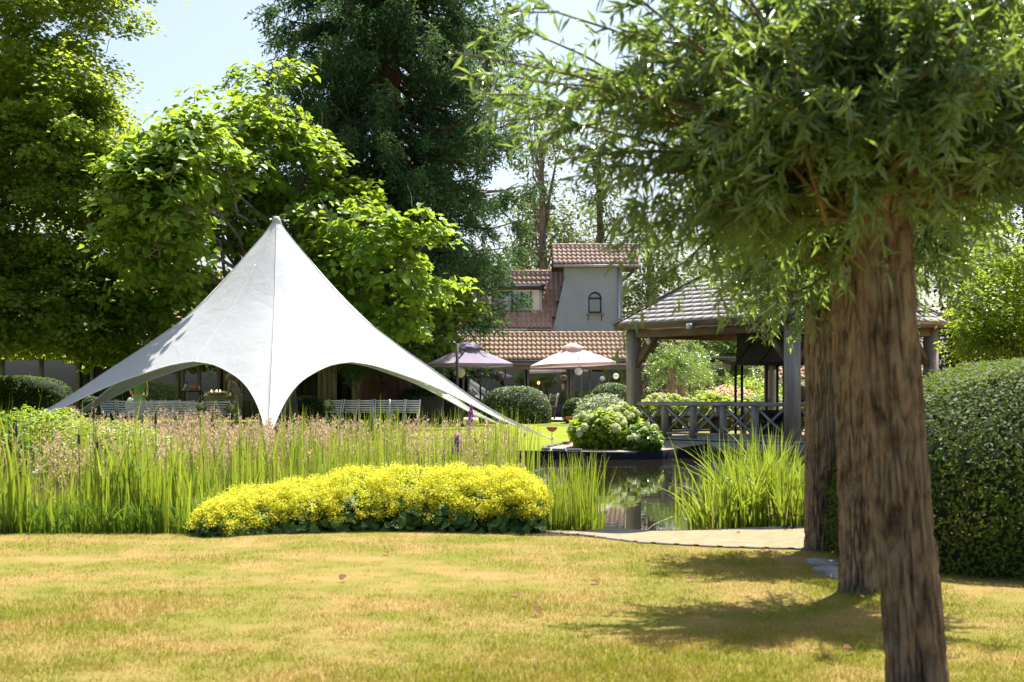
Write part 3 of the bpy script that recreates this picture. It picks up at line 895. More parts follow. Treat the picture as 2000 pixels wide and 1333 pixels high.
# roof: four slopes carrying slates
OV = 0.36
APEX = g3(GC, 5.02)
cor = [g3(GC + (c - GC) * (1 + OV * 2 / GS), ZE) for c in (GL, GN, GR, GB)]
slate_mb = MB().box((0, 0, 0), (0.292, 0.225, 0.009))
me_s = mesh_np('slate', np.vstack(slate_mb.V), [np.vstack(slate_mb.Q)], M['slate'])
left_over = MB(); count = 0
for fi in range(4):
    A, B = cor[fi], cor[(fi + 1) % 4]
    e = nrm(B - A); mid = (A + B) / 2
    s_ = nrm(APEX - mid); n_ = nrm(np.cross(e, s_))
    if n_[2] < 0: n_ = -n_
    Ls = np.linalg.norm(APEX - mid); Le = np.linalg.norm(B - A)
    th = 0.03
    part('roof_slope', MB().add([A - n_ * 0.0, B, APEX, A - n_ * th, B - n_ * th, APEX - n_ * th], [[0, 3, 4, 1], [1, 4, 5, 2], [2, 5, 3, 0]], [[0, 1, 2], [5, 4, 3]]), M['brownwood'], gaz)
    rowh = 0.177; nrow = int(Ls / rowh)
    for r_ in range(nrow):
        v0 = r_ * rowh
        wd = Le * (1 - (v0 + rowh * 0.6) / Ls)
        n_s = int(wd / 0.3)
        offs = (r_ % 2) * 0.15
        u0 = -wd / 2
        kk = -1
        uu = []
        x = -math.floor((wd / 2) / 0.3) * 0.3 + offs - 0.3
        while x < wd / 2:
            if x - 0.15 > -wd / 2 - 0.1 and x + 0.15 < wd / 2 + 0.1:
                uu.append(x)
            x += 0.3
        for x in uu:
            t_ = 0.034 + RNG.normal() * 0.005
            yy = nrm(s_ - n_ * t_); zz = nrm(np.cross(e, yy))
            if zz[2] < 0: zz = -zz
            p = mid + e * x + s_ * (v0 + 0.1) + n_ * (0.02 + RNG.uniform(0, 0.004))
            Mx = mat_axes(e, yy, zz, p)
            if fi in (0, 1) and count < 298 and (fi == 0 or v0 < 2.2):
                inst('slate', me_s, Mx, gaz); count += 1
            else:
                Vv = np.vstack(slate_mb.V) @ np.array([e, yy, zz]) + p
                left_over.add(Vv, np.vstack(slate_mb.Q))
part('slate_courses', left_over, M['slate'], gaz, kind='stuff')
for c in cor:
    d_ = nrm(APEX - c)
    part('hip_cap', MB().bar(c - d_ * 0.03 + np.array([0, 0, 0.045]), APEX + np.array([0, 0, 0.05]), 0.2, 0.025), M['slate'], gaz)
part('finial', MB().lathe([(0.0, 0.5), (0.04, 0.45), (0.05, 0.3), (0.12, 0.12), (0.16, 0.0), (0.15, -0.06)], APEX, 10), M['zinc'], gaz, True)
# things fixed in the gazebo
fp = GL + ge * (GS * 0.47)
o_ = nrm(np.r_[(GL + GN) / 2 - GC, 0])
fl = empty('floodlight', g3(fp, ZE - 0.12) + o_ * 0.42, 'small grey floodlight on the gazebo fascia above the pond', 'floodlight')
c = base_of(fl)
mb = MB().bar(c - np.array([0, 0, 0.07]), c + np.array([0, 0, 0.05]), 0.17, 0.1, g3(ge, 0))
part('housing', mb, M['zinc'], fl)
part('lens', MB().bar(c + o_ * 0.086 - np.array([0, 0, 0.055]), c + o_ * 0.086 + np.array([0, 0, 0.035]), 0.006, 0.09, g3(ge, 0)), M['paper'], fl)
part('bracket', MB().bar(c + np.array([0, 0, 0.02]), c - o_ * 0.09 + np.array([0, 0, 0.08]), 0.03, 0.03), M['zinc'], fl)
hood = empty('fireplace_hood', g3(GC, ZD), 'black steel fireplace with a wide boxy hood in the middle of the gazebo', 'fireplace')
hw = 0.74
hc = [GC + ge * a + gf * b for a, b in ((-hw, -hw), (hw, -hw), (hw, hw), (-hw, hw))]
mb = MB()
for A, B in zip(hc, hc[1:] + hc[:1]):
    mb.poly([g3(A, 1.95), g3(B, 1.95), g3(GC + (B - GC) * 0.96, 2.78), g3(GC + (A - GC) * 0.96, 2.78)])
mb.poly([g3(GC + (p - GC) * 0.96, 2.78) for p in hc])
part('hood', mb, M['black'], hood)
for A, B in zip(hc, hc[1:] + hc[:1]):
    q = nrm(np.r_[(A + B) / 2 - GC, 0]) * 0.012
    part('hood_rib', MB().bar(g3(A, 1.98) + q, g3(B, 1.98) + q, 0.03, 0.06).bar(g3(A, 2.0) + q, g3((A + B) / 2, 2.7) + q * 0.5, 0.025, 0.04).bar(g3((A + B) / 2, 2.0) + q, g3(GC + (B - GC) * 0.97, 2.7) + q * 0.5, 0.025, 0.04), M['black'], hood)
for A in hc + [GC + ge * a + gf * b for a, b in ((-hw, -hw * 0.7), (hw * 0.3, -hw), (hw, 0.1))]:
    part('rod', MB().bar(g3(A, ZD), g3(A, 1.95), 0.045, 0.045, g3(ge, 0)), M['black'], hood)
mb = MB().bar(g3(GC, ZD), g3(GC, ZD + 0.35), 0.7, 0.7, g3(ge, 0)).lathe([(0.3, 0.35), (0.62, 0.5), (0.68, 0.62), (0.63, 0.62), (0.55, 0.52), (0.0, 0.48)], g3(GC, ZD), 20)
part('fire_bowl', mb, M['black'], hood)
part('flue', MB().tube([g3(GC, 2.78), g3(GC, 4.9)], 0.14, 12), M['black'], hood)
lp = g3(GL + ge * 0.55, 2.52)
lamp = empty('hanging_lamp', lp, 'small white globe lamp under the gazebo eave at the corner brace', 'lamp')
part('globe', MB().lathe([(0.0, 0.09), (0.05, 0.08), (0.085, 0.03), (0.085, -0.04), (0.05, -0.09), (0.0, -0.1)], lp, 12), M['paper'], lamp, True)
part('cord', MB().tube([lp + np.array([0, 0, 0.08]), (lp[0], lp[1], ZE - 0.3)], 0.01, 5), M['black'], lamp)
# wooden counter with small things at the far right side of the gazebo
gt = empty('garden_table', (9.0, 38.6, 0.28), 'pale wooden table with a small dark stove behind the gazebo', 'table')
part('table_top', MB().box((9.0, 38.6, 1.02), (3.4, 0.8, 0.06)), M['tablewood'], gt)
for q in (-1.5, 1.5):
    part('leg', MB().box((9.0 + q, 38.6, 0.64), (0.1, 0.6, 0.7)), M['tablewood'], gt)
st = empty('small_stove', (8.0, 38.6, 1.05), 'small dark grey stove box standing on the table behind the gazebo', 'stove')
part('body', MB().box((8.0, 38.6, 1.3), (0.36, 0.34, 0.42)), M['dark'], st)
part('feet', MB().box((7.88, 38.6, 1.07), (0.04, 0.3, 0.05)).box((8.12, 38.6, 1.07), (0.04, 0.3, 0.05)), M['black'], st)
part('handle', MB().tube([(8.2, 38.45, 1.2), (8.24, 38.45, 1.2), (8.24, 38.45, 1.4), (8.2, 38.45, 1.4)], 0.012, 5), M['black'], st)

# ------------------------------------------------------------------ houses
def pantile(w, l):
    """S-profile clay tile with a front lip, top surface at the origin's plane"""
    xx = np.linspace(-0.5, 0.5, 7) * w * 1.08
    zz = np.array([0.012, 0.045, 0.06, 0.045, 0.012, 0.0, 0.012]) * (w / 0.2)
    V = []
    for y, dz in ((-l * 0.5, 0.022), (l * 0.62, 0.0)):
        V += [(x, y, z + dz) for x, z in zip(xx, zz)]
    V += [(x, -l * 0.5, z - 0.012) for x, z in zip(xx, zz)]
    Q = [(q, q + 1, q + 8, q + 7) for q in range(6)] + [(q + 14, q + 15, q + 1, q) for q in range(6)]
    return np.array(V), np.array(Q)

def tiled(parent, eave_l, eave_r, ridge_l, ridge_r, w, l, mat, single=False):
    """cover a slope with pantiles"""
    A, B, Cc, Dd = (np.asarray(p, float) for p in (eave_l, eave_r, ridge_r, ridge_l))
    e = nrm(B - A); s_ = nrm(Dd - A - e * ((Dd - A) @ e)); n_ = np.cross(e, s_)
    h = (Dd - A) @ s_
    rows = max(1, int(round(h / l))); l2 = h / rows
    V0, Q0 = pantile(w, l2)
    me = mesh_np('roof_tile', V0, [Q0], mat, True)
    big = MB()
    for r_ in range(rows):
        t0 = (r_ + 0.5) / rows
        a = A + (Dd - A) * t0; b = B + (Cc - B) * t0
        x0 = math.ceil(((a - A) @ e) / w - 0.2); x1 = math.floor(((b - A) @ e) / w + 0.2)
        for c_ in range(x0, x1):
            p = A + e * (c_ + 0.5) * w + s_ * (r_ + 0.5) * l2 + n_ * 0.02
            ex = e; sy = nrm(s_ + n_ * RNG.normal() * 0.006 + e * RNG.normal() * 0.01)
            zz = np.cross(ex, sy)
            if single:
                inst('roof_tile', me, mat_axes(ex, sy, zz, p), parent)
            else:
                big.add(V0 @ np.array([ex, sy, zz]) + p, Q0)
    if not single:
        part('roof_tiles', big, mat, parent, True, kind='stuff')

def ridge_tiles(parent, a, b, step, r, mat):
    a = np.asarray(a, float); b = np.asarray(b, float)
    n = int(np.linalg.norm(b - a) / step); e = nrm(b - a); L = np.linalg.norm(b - a) / n
    an = np.linspace(-0.25, np.pi + 0.25, 8)
    V = []
    for x, k_ in ((-0.52, 1.0), (0.42, 0.9), (0.43, 1.08), (0.55, 1.08)):
        V += [(x * L, math.cos(q) * r * k_, math.sin(q) * r * k_) for q in an]
    Q = [(i_ * 8 + j_, i_ * 8 + j_ + 1, i_ * 8 + j_ + 9, i_ * 8 + j_ + 8) for i_ in range(3) for j_ in range(7)]
    me = mesh_np('ridge_tile', V, [np.array(Q)], mat, True)
    up = np.array([0, 0, 1.0]); y = np.cross(up, e)
    for q in range(n):
        inst('ridge_tile', me, mat_axes(e, y, up, a + e * (q + 0.5) * L), parent)

# low glazed wing on the right
wing = empty('glazed_wing', (1.1, 57, 0.36), 'long low wing with orange clay pantile roof and dark glazed front behind the parasols', 'building')
XL, XR, YE, YR, ZEV, ZRG = -3.2, 4.75, 57.0, 58.75, 2.67, 3.76
tiled(wing, (XL, YE - 0.1, ZEV - 0.03), (XR, YE - 0.1, ZEV - 0.03), (XL, YR, ZRG), (XR, YR, ZRG), 0.19, 0.34, M['tile'], True)
part('roof_deck', MB().add([(XL, YE - 0.05, ZEV - 0.05), (XR, YE - 0.05, ZEV - 0.05), (XR, YR, ZRG - 0.03), (XL, YR, ZRG - 0.03), (XL, 60.4, 3.0), (XR, 60.4, 3.0)], [[0, 1, 2, 3], [3, 2, 5, 4]]), M['oldtile'], wing)
ridge_tiles(wing, (XL, YR, ZRG + 0.02), (XR, YR, ZRG + 0.02), 0.34, 0.1, M['tile'])
part('gutter', MB().box(((XL + XR) / 2, YE - 0.16, ZEV - 0.09), (XR - XL, 0.14, 0.12)), M['dark'], wing)
part('lintel', MB().box(((XL + XR) / 2 + 2, YE + 0.05, ZEV - 0.28), (XR - XL + 4, 0.16, 0.24)), M['mullion'], wing)
posts = [ux(p, 57) for p in (905, 915, 950, 987, 1026, 1030, 1109, 1114, 1120, 1152, 1189, 1222, 1245, 1268, 1290, 1312, 1334)]
for x in posts:
    big = 0.14 if abs(x - ux(1028, 57)) < 0.1 or abs(x - ux(1112, 57)) < 0.1 else 0.08
    part('mullion', MB().box((x, YE + 0.05, (0.36 + ZEV - 0.4) / 2), (big, 0.12, ZEV - 0.4 - 0.36 + 0.0)), M['mullion'], wing)
ps = sorted(set(round(x, 3) for x in posts))
for x0, x1 in zip(ps, ps[1:]):
    if x1 - x0 < 0.25: continue
    z0 = 0.36 if x0 < ux(1025, 57) else 0.95
    part('pane', MB().add([(x0, YE + 0.06, z0), (x1, YE + 0.06, z0), (x1, YE + 0.06, ZEV - 0.4), (x0, YE + 0.06, ZEV - 0.4)], [[0, 1, 2, 3]]), M['glass'], wing)
    if z0 > 0.5:
        part('panel', MB().box(((x0 + x1) / 2, YE + 0.06, 0.65), (x1 - x0 - 0.08, 0.05, 0.58)), M['dark'], wing)
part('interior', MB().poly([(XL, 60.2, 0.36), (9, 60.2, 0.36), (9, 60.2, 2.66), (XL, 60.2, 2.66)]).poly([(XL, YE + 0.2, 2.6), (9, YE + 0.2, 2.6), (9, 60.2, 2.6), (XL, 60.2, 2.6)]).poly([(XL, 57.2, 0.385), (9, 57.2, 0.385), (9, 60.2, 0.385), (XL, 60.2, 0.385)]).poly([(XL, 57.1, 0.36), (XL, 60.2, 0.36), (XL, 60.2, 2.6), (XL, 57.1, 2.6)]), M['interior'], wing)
part('flat_roof', MB().box((7.0, 58.6, 2.72), (4.4, 3.4, 0.12)), M['dark'], wing)
bl = empty('interior_lamp', (ux(1052, 58), 58.0, uz(748, 58)), 'small warm bulb glowing behind the glass of the low wing', 'lamp')
part('bulb', MB().lathe([(0, 0.07), (0.045, 0.05), (0.06, 0.0), (0.045, -0.05), (0, -0.07)], base_of(bl), 10), M['flame'], bl, True)
part('cord', MB().tube([base_of(bl) + np.array([0, 0, 0.06]), (ux(1052, 58), 58.0, 2.6)], 0.01, 5), M['black'], bl)

# main house with the stair tower
house = empty('main_house', (-6, 62, 0.36), 'grey rendered house with red pantile roof, dormer and square stair tower', 'building')
HXL = -17.0
vE = np.array([1.73, 60, 4.1]); vR = np.array([2.45, 63, 6.67])
tiled(house, (HXL, 59.9, 4.06), vE + np.array([0.03, -0.1, -0.04]), (HXL, 63, 6.67), vR, 0.21, 0.36, M['oldtile'])
part('roof_deck', MB().add([(HXL, 59.95, 4.04), (1.73, 59.95, 4.04), vR - np.array([0, 0, 0.04]), (HXL, 63, 6.63), (HXL, 67, 3.8), (2.4, 67, 3.8)], [[0, 1, 2, 3], [3, 2, 5, 4]]), M['oldtile'], house)
ridge_tiles(house, (-6, 63, 6.69), (2.45, 63, 6.69), 0.36, 0.11, M['oldtile'])
part('eave_board', MB().box(((HXL + 1.73) / 2, 59.95, 3.86), (1.73 - HXL, 0.14, 0.26)), M['dark'], house)
part('gutter', MB().box(((HXL + 1.73) / 2, 59.84, 4.0), (1.73 - HXL, 0.12, 0.06)), M['zinc'], house)
part('wall', MB().box(((HXL + 1.6) / 2, 60.3, 2.1), (1.6 - HXL, 0.3, 3.5)).poly([(1.74, 59.99, 0.36), (2.268, 59.99, 0.36), (2.268, 59.99, 6.3), (2.2, 59.99, 6.15), (1.74, 59.99, 4.0)]).poly([(1.74, 60, 0.36), (2.45, 63, 0.36), (2.45, 63, 6.62), (1.74, 60, 4.0)]), M['render'], house)
# tower
TX0, TX1, TY = 2.27, 4.66, 60.0
wx0, wx1, wz0, wz1 = ux(1149, 60), ux(1175, 60), uz(612, 60), uz(570, 60)
wr_ = (wx1 - wx0) / 2; wcx = (wx0 + wx1) / 2; wcz = wz1 - wr_
an = np.linspace(np.pi, 0, 13)
arch = [(wcx + math.cos(q) * wr_, wcz + math.sin(q) * wr_) for q in an]
mb = MB()
Z0, Z1 = 0.36, 6.8
mb.poly([(TX0, TY, Z0), (TX1, TY, Z0), (TX1, TY, wz0), (TX0, TY, wz0)])
mb.poly([(TX0, TY, wz0), (wx0, TY, wz0), (wx0, TY, wcz), (TX0, TY, wcz)])
mb.poly([(wx1, TY, wz0), (TX1, TY, wz0), (TX1, TY, wcz), (wx1, TY, wcz)])
mb.poly([(TX0, TY, wcz), (wx0, TY, wcz), (wx0, TY, Z1), (TX0, TY, Z1)])
mb.poly([(wx1, TY, wcz), (TX1, TY, wcz), (TX1, TY, Z1), (wx1, TY, Z1)])
for (xa, za), (xb, zb) in zip(arch, arch[1:]):
    mb.poly([(xa, TY, za), (xb, TY, zb), (xb, TY, Z1), (xa, TY, Z1)])
rim = [(wx0, wz0)] + arch + [(wx1, wz0)]
for (xa, za), (xb, zb) in zip(rim, rim[1:] + rim[:1]):
    mb.poly([(xa, TY, za), (xb, TY, zb), (xb, TY + 0.16, zb), (xa, TY + 0.16, za)])
mb.poly([(TX1, TY, Z0), (TX1, 62.6, Z0), (TX1, 62.6, Z1), (TX1, TY, Z1)])
mb.poly([(TX0, TY, Z0), (TX0, 62.6, Z0), (TX0, 62.6, Z1), (TX0, TY, Z1)])
mb.poly([(TX0, 62.6, Z0), (TX1, 62.6, Z0), (TX1, 62.6, Z1), (TX0, 62.6, Z1)])
part('tower_wall', mb, M['render'], house)
mb = MB().poly([(TX1 - 0.02, 60.1, Z1 - 0.1), (TX1 - 0.02, 62.5, Z1 - 0.1), (TX1 - 0.02, 61.3, 7.5)])
part('tower_gable', mb, M['render'], house)
win = part('window', MB().add([(x, TY + 0.12, z) for x, z in rim], None, [[0, q, q + 1] for q in range(1, len(rim) - 1)]), M['glass'], house)
fr = MB()
fp_ = [np.array([x, TY + 0.1, z]) for x, z in rim]
for a, b in zip(fp_, fp_[1:] + fp_[:1]):
    c = np.array([wcx, TY + 0.1, (wz0 + wz1) / 2])
    a2 = a + (c - a) * 0.1; b2 = b + (c - b) * 0.1
    fr.bar(a2, b2, 0.06, 0.08, (0, 1, 0))
fr.box((wcx, TY + 0.1, wcz + 0.0), (wx1 - wx0 - 0.02, 0.06, 0.08))
part('frame', fr, M['dark'], win)
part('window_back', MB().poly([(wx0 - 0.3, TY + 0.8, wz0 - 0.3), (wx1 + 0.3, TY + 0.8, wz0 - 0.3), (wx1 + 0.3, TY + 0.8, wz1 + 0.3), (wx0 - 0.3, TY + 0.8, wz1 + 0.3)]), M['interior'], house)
part('sill', MB().box((wcx, TY - 0.06, wz0 - 0.05), (0.72, 0.2, 0.06)), M['stone'], house)
for q in (-0.28, 0.28):
    part('sill_bracket', MB().bar((wcx + q, TY - 0.03, wz0 - 0.08), (wcx + q, TY - 0.03, wz0 - 0.32), 0.025, 0.025), M['black'], house)
RX0, RX1 = 1.73, 5.42
tiled(house, (RX0, 59.75, 6.74), (RX1, 59.75, 6.74), (RX0, 61.3, 7.66), (RX1, 61.3, 7.66), 0.2, 0.34, M['oldtile'])
part('tower_roof', MB().add([(RX0, 59.78, 6.72), (RX1, 59.78, 6.72), (RX1, 61.3, 7.63), (RX0, 61.3, 7.63), (RX0, 62.9, 6.7), (RX1, 62.9, 6.7)], [[0, 1, 2, 3], [3, 2, 5, 4]]), M['brownwood'], house)
ridge_tiles(house, (RX0, 61.3, 7.68), (RX1, 61.3, 7.68), 0.36, 0.11, M['oldtile'])
part('gutter', MB().box(((RX0 + RX1) / 2, 59.68, 6.68), (RX1 - RX0, 0.12, 0.1)), M['zinc'], house)
part('soffit', MB().box(((RX0 + RX1) / 2, 59.86, 6.65), (RX1 - RX0 - 0.05, 0.22, 0.06)), M['brownwood'], house)
part('downpipe', MB().tube([(4.5, 59.92, 6.62), (4.5, 59.93, 0.4)], 0.05, 8), M['zinc'], house)
for q in (60.3, 62.2):
    part('bracket', MB().bar((TX1, q, 6.1), (RX1 - 0.1, q, 6.66), 0.1, 0.12).bar((TX1, q, 6.68), (RX1 - 0.05, q, 6.68), 0.1, 0.1), M['brownwood'], house)
for q in range(6):
    part('railing_bar', MB().tube([(TX1 + 0.15 + q * 0.14, 60.8, 3.6), (TX1 + 0.15 + q * 0.14, 60.8, 4.75)], 0.014, 5), M['black'], house)
part('railing_top', MB().tube([(TX1, 60.8, 4.75), (TX1 + 0.95, 60.8, 4.75)], 0.02, 5), M['black'], house)
# dormer
DX0, DX1, DY = ux(955, 61), ux(1054, 61), 60.75
mb = MB().poly([(DX0, DY, 4.72), (DX1, DY, 4.72), (DX1, DY, 5.8), (DX0, DY, 5.8)]).poly([(DX1, DY, 4.72), (DX1, 62.4, 5.9), (DX1, 62.4, 6.0), (DX1, DY, 5.8)]).poly([(DX0, DY, 4.72), (DX0, 62.4, 5.9), (DX0, 62.4, 6.0), (DX0, DY, 5.8)])
part('dormer_wall', mb, M['white'], house)
part('dormer_roof', MB().box(((DX0 + DX1) / 2, 61.45, 5.84), (DX1 - DX0 + 0.4, 1.9, 0.2)), M['dark'], house)
w2 = part('window', MB().poly([(DX0 + 0.15, DY - 0.012, 4.84), (DX1 - 0.38, DY - 0.012, 4.84), (DX1 - 0.38, DY - 0.012, 5.66), (DX0 + 0.15, DY - 0.012, 5.66)]), M['glass'], house)
mb = MB()
for x in (DX0 + 0.15, (DX0 + DX1) / 2 - 0.1, DX1 - 0.38):
    mb.box((x, DY - 0.03, 5.25), (0.06, 0.05, 0.86))
mb.box(((DX0 + DX1) / 2 - 0.1, DY - 0.03, 4.83), (DX1 - DX0 - 0.5, 0.06, 0.05))
part('frame', mb, M['dark'], w2)
part('downpipe', MB().tube([(DX1 + 0.06, DY - 0.05, 5.72), (DX1 + 0.06, DY - 0.05, 4.9), (DX1 + 0.12, DY - 0.15, 4.8)], 0.035, 6), M['white'], house)
sk = at(985, 543, 62.4)
part('skylight', MB().add([(sk[0] - 0.32, 62.25, 6.12), (sk[0] + 0.32, 62.25, 6.12), (sk[0] + 0.32, 62.72, 6.52), (sk[0] - 0.32, 62.72, 6.52), (sk[0] - 0.32, 62.3, 6.0), (sk[0] + 0.32, 62.3, 6.0), (sk[0] + 0.32, 62.76, 6.4), (sk[0] - 0.32, 62.76, 6.4)], [[0, 1, 2, 3], [0, 4, 5, 1], [1, 5, 6, 2], [3, 7, 4, 0]]), M['zinc'], house)
ant = empty('roof_antenna', (ux(1220, 61.3), 61.3, 7.7), 'thin metal aerial on the tower roof', 'antenna')
b0 = base_of(ant)
part('mast', MB().tube([b0, b0 + np.array([0, 0, 1.2])], 0.018, 5), M['zinc'], ant)
for q in range(5):
    part('element', MB().tube([b0 + np.array([-0.22, 0, 0.45 + q * 0.12]), b0 + np.array([0.22, 0, 0.45 + q * 0.12])], 0.01, 4), M['zinc'], ant)

HK = 1.12            # the house stands further back than the wing, and is that much larger
eye = Vector((0, 0, EYE))
for ob in (house, ant):
    ob.location = eye * (1 - HK) + Vector(ob.location) * HK
    ob.scale = (HK, HK, HK)
# glazed pavilion behind the tent
PY = 52.0
pav = empty('garden_pavilion', (-12.5, PY, 0.36), 'low taupe garden pavilion with large dark panes behind the tent', 'building')
PX0, PX1, PT = -21.5, -5.4, 2.55
part('roof_edge', MB().box(((PX0 + PX1) / 2, PY - 0.15, PT + 0.1), (PX1 - PX0 + 0.5, 0.5, 0.2)), M['mullion'], pav)
part('gutter', MB().box(((PX0 + PX1) / 2, PY - 0.46, PT + 0.17), (PX1 - PX0 + 0.5, 0.12, 0.08)), M['zinc'], pav)
tiled(pav, (PX0, PY - 0.3, PT + 0.25), (PX1, PY - 0.3, PT + 0.25), (PX0, PY + 3.5, PT + 2.0), (PX1, PY + 3.5, PT + 2.0), 0.22, 0.36, M['oldtile'])
part('roof_deck', MB().poly([(PX0, PY - 0.3, PT + 0.22), (PX1, PY - 0.3, PT + 0.22), (PX1, PY + 3.5, PT + 1.97), (PX0, PY + 3.5, PT + 1.97)]), M['oldtile'], pav)
pp = [ux(p, PY) for p in (-140, -60, 5, 81, 153, 180, 263, 347, 357, 389, 428, 440)]
for x in pp:
    part('mullion', MB().box((x, PY, (0.36 + PT) / 2), (0.13, 0.14, PT - 0.36)), M['mullion'], pav)
for x0, x1 in zip(pp, pp[1:]):
    if x1 - x0 < 0.3: continue
    if abs(x0 - ux(153, PY)) < 0.02 or abs(x0 - ux(180, PY)) < 0.02:
        part('panel', MB().box(((x0 + x1) / 2, PY + 0.02, (0.36 + PT) / 2), (x1 - x0 - 0.13, 0.04, PT - 0.36)), M['black'], pav)
        continue
    part('pane', MB().poly([(x0, PY + 0.01, 0.36), (x1, PY + 0.01, 0.36), (x1, PY + 0.01, PT), (x0, PY + 0.01, PT)]), M['glass'], pav)
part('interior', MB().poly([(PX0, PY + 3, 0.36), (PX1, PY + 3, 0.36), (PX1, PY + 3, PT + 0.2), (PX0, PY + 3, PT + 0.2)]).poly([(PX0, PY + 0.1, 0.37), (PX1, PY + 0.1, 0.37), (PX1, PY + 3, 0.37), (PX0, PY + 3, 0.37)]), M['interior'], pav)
# boarded stretch right of the panes
nbd = 46
bx = np.linspace(ux(440, PY), ux(880, 53.5), nbd + 1)
for q in range(nbd):
    pxx = 1000 + (bx[q] + bx[q + 1]) / 2 / PY * F
    darkgap = 572 < pxx < 617 or 662 < pxx < 683 or pxx > 800  # black boards also fill the dark openings, their shade put into the colour
    if darkgap and q % 2: continue
    part('dark_infill' if darkgap else 'board', MB().box(((bx[q] + bx[q + 1]) / 2, PY + (0.25 if darkgap else 0.02 * (q % 2)), (0.36 + PT) / 2), ((bx[1] - bx[0]) * (2 if darkgap else 0.94), 0.05, PT - 0.36)), M['black'] if darkgap else M['board'], pav)
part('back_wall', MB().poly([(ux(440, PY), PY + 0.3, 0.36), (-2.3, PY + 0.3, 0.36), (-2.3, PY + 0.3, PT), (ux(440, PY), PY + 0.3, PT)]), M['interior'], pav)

# distant low house with red roof, right
fh = empty('distant_outbuilding', (13.5, 72, 0.36), 'distant low outbuilding with pale red tiled roof seen through the gazebo', 'building')
part('wall', MB().box((13.5, 73.5, 1.2), (8, 3, 1.7)), M['board'], fh)
tiled(fh, (9.3, 71.6, 2.05), (17.7, 71.6, 2.05), (9.3, 73.5, 2.95), (17.7, 73.5, 2.95), 0.24, 0.4, M['tile'])
part('roof_deck', MB().add([(9.3, 71.6, 2.03), (17.7, 71.6, 2.03), (17.7, 73.5, 2.93), (9.3, 73.5, 2.93), (17.7, 75.4, 2.0), (9.3, 75.4, 2.0)], [[0, 1, 2, 3], [3, 2, 4, 5]]), M['oldtile'], fh)

# ------------------------------------------------------------------ parasols, lanterns
def parasol(name, c, rx, ry, rim, top, mat, label, post, tilt=0.0, rot=0.2, sag=0.1):
    gz0 = float(base_z(c[1]))
    o = empty(name, (*post, gz0), label, 'parasol')
    V = []; nseg = 32; rings = 8
    for i_ in range(rings + 1):
        t = i_ / rings
        for j_ in range(nseg):
            a = 2 * np.pi * j_ / nseg + rot
            k_ = 1.0 / max(abs(math.cos(a - rot)), abs(math.sin(a - rot))) ** 0.75     # nearly square outline
            f = ((j_ % 4) / 4.0)
            scal = math.sin(f * np.pi) * sag
            x = math.cos(a) * rx * k_ * t * 0.8; y = math.sin(a) * ry * k_ * t * 0.8
            z = top - (top - rim) * t ** 1.12 - scal * t * t * 0.35 * (1 - t) * 4
            V.append((c[0] + x, c[1] + y, z + tilt * x))
    Q = [(i_ * nseg + j_, i_ * nseg + (j_ + 1) % nseg, (i_ + 1) * nseg + (j_ + 1) % nseg, (i_ + 1) * nseg + j_) for i_ in range(rings) for j_ in range(nseg)]
    V = np.array(V)
    can = npart('canopy', V, np.array(Q), mat, o, True)
    e = V[rings * nseg:]
    val = np.vstack([e, e - np.array([0, 0, 0.09])])
    npart('valance', val, np.array([(j_, j_ + nseg, (j_ + 1) % nseg + nseg, (j_ + 1) % nseg) for j_ in range(nseg)]), mat, can, True)
    part('vent', MB().lathe([(0.0, 0.14), (0.12, 0.12), (0.38, 0.0), (0.4, -0.03)], (c[0], c[1], top), 16), mat, can, True)
    for j_ in range(8):
        a = rot + np.pi / 4 * j_
        q = V[rings * nseg + j_ * 4]
        part('rib', MB().tube([(c[0], c[1], top - 0.1), q - np.array([0, 0, 0.03])], 0.014, 5), M['dark'], o)
    zt = top + 0.05
    part('post', MB().tube([(post[0], post[1], gz0), (post[0], post[1], zt)], 0.045, 8), M['dark'], o, True)
    part('arm', MB().bar((post[0], post[1], zt - 0.1), (c[0], c[1], top - 0.12), 0.05, 0.06).bar((post[0], post[1], zt - 0.02), (post[0] * 0.5 + c[0] * 0.5, post[1] * 0.5 + c[1] * 0.5, top - 0.3), 0.03, 0.04), M['dark'], o)
    part('base_plate', MB().box((post[0], post[1], gz0 + 0.05), (0.8, 0.8, 0.08)), M['dark'], o)
    return o
p1 = np.array([ux(916, 43), 43.0]); p2 = np.array([ux(1119, 50), 50.2])
parasol('parasol', p1, 1.36, 1.3, uz(711, 43), uz(677, 43), M['lilac'], 'lilac grey cantilever parasol on a slim dark post right of the tent', (ux(893, 41.8), 41.8), 0.0, 0.45)
parasol('parasol', p2, 1.62, 1.5, uz(711, 50.2), uz(678, 50.2), M['mauve'], 'sunlit pale pink parasol tilted in front of the tiled wing', (ux(1134, 51.6), 51.6), 0.04, 0.3)
p3 = np.array([ux(95, 54), 53.9])
parasol('parasol', (ux(60, 48), 56.6), 1.9, 1.5, 2.25, 2.75, M['lilac'], 'lilac parasol behind the pavilion panes at the left edge, in place of a reflection', (ux(48, 56.6), 56.6), 0.0, 0.4)  # added behind the panes to stand for a parasol reflected in them

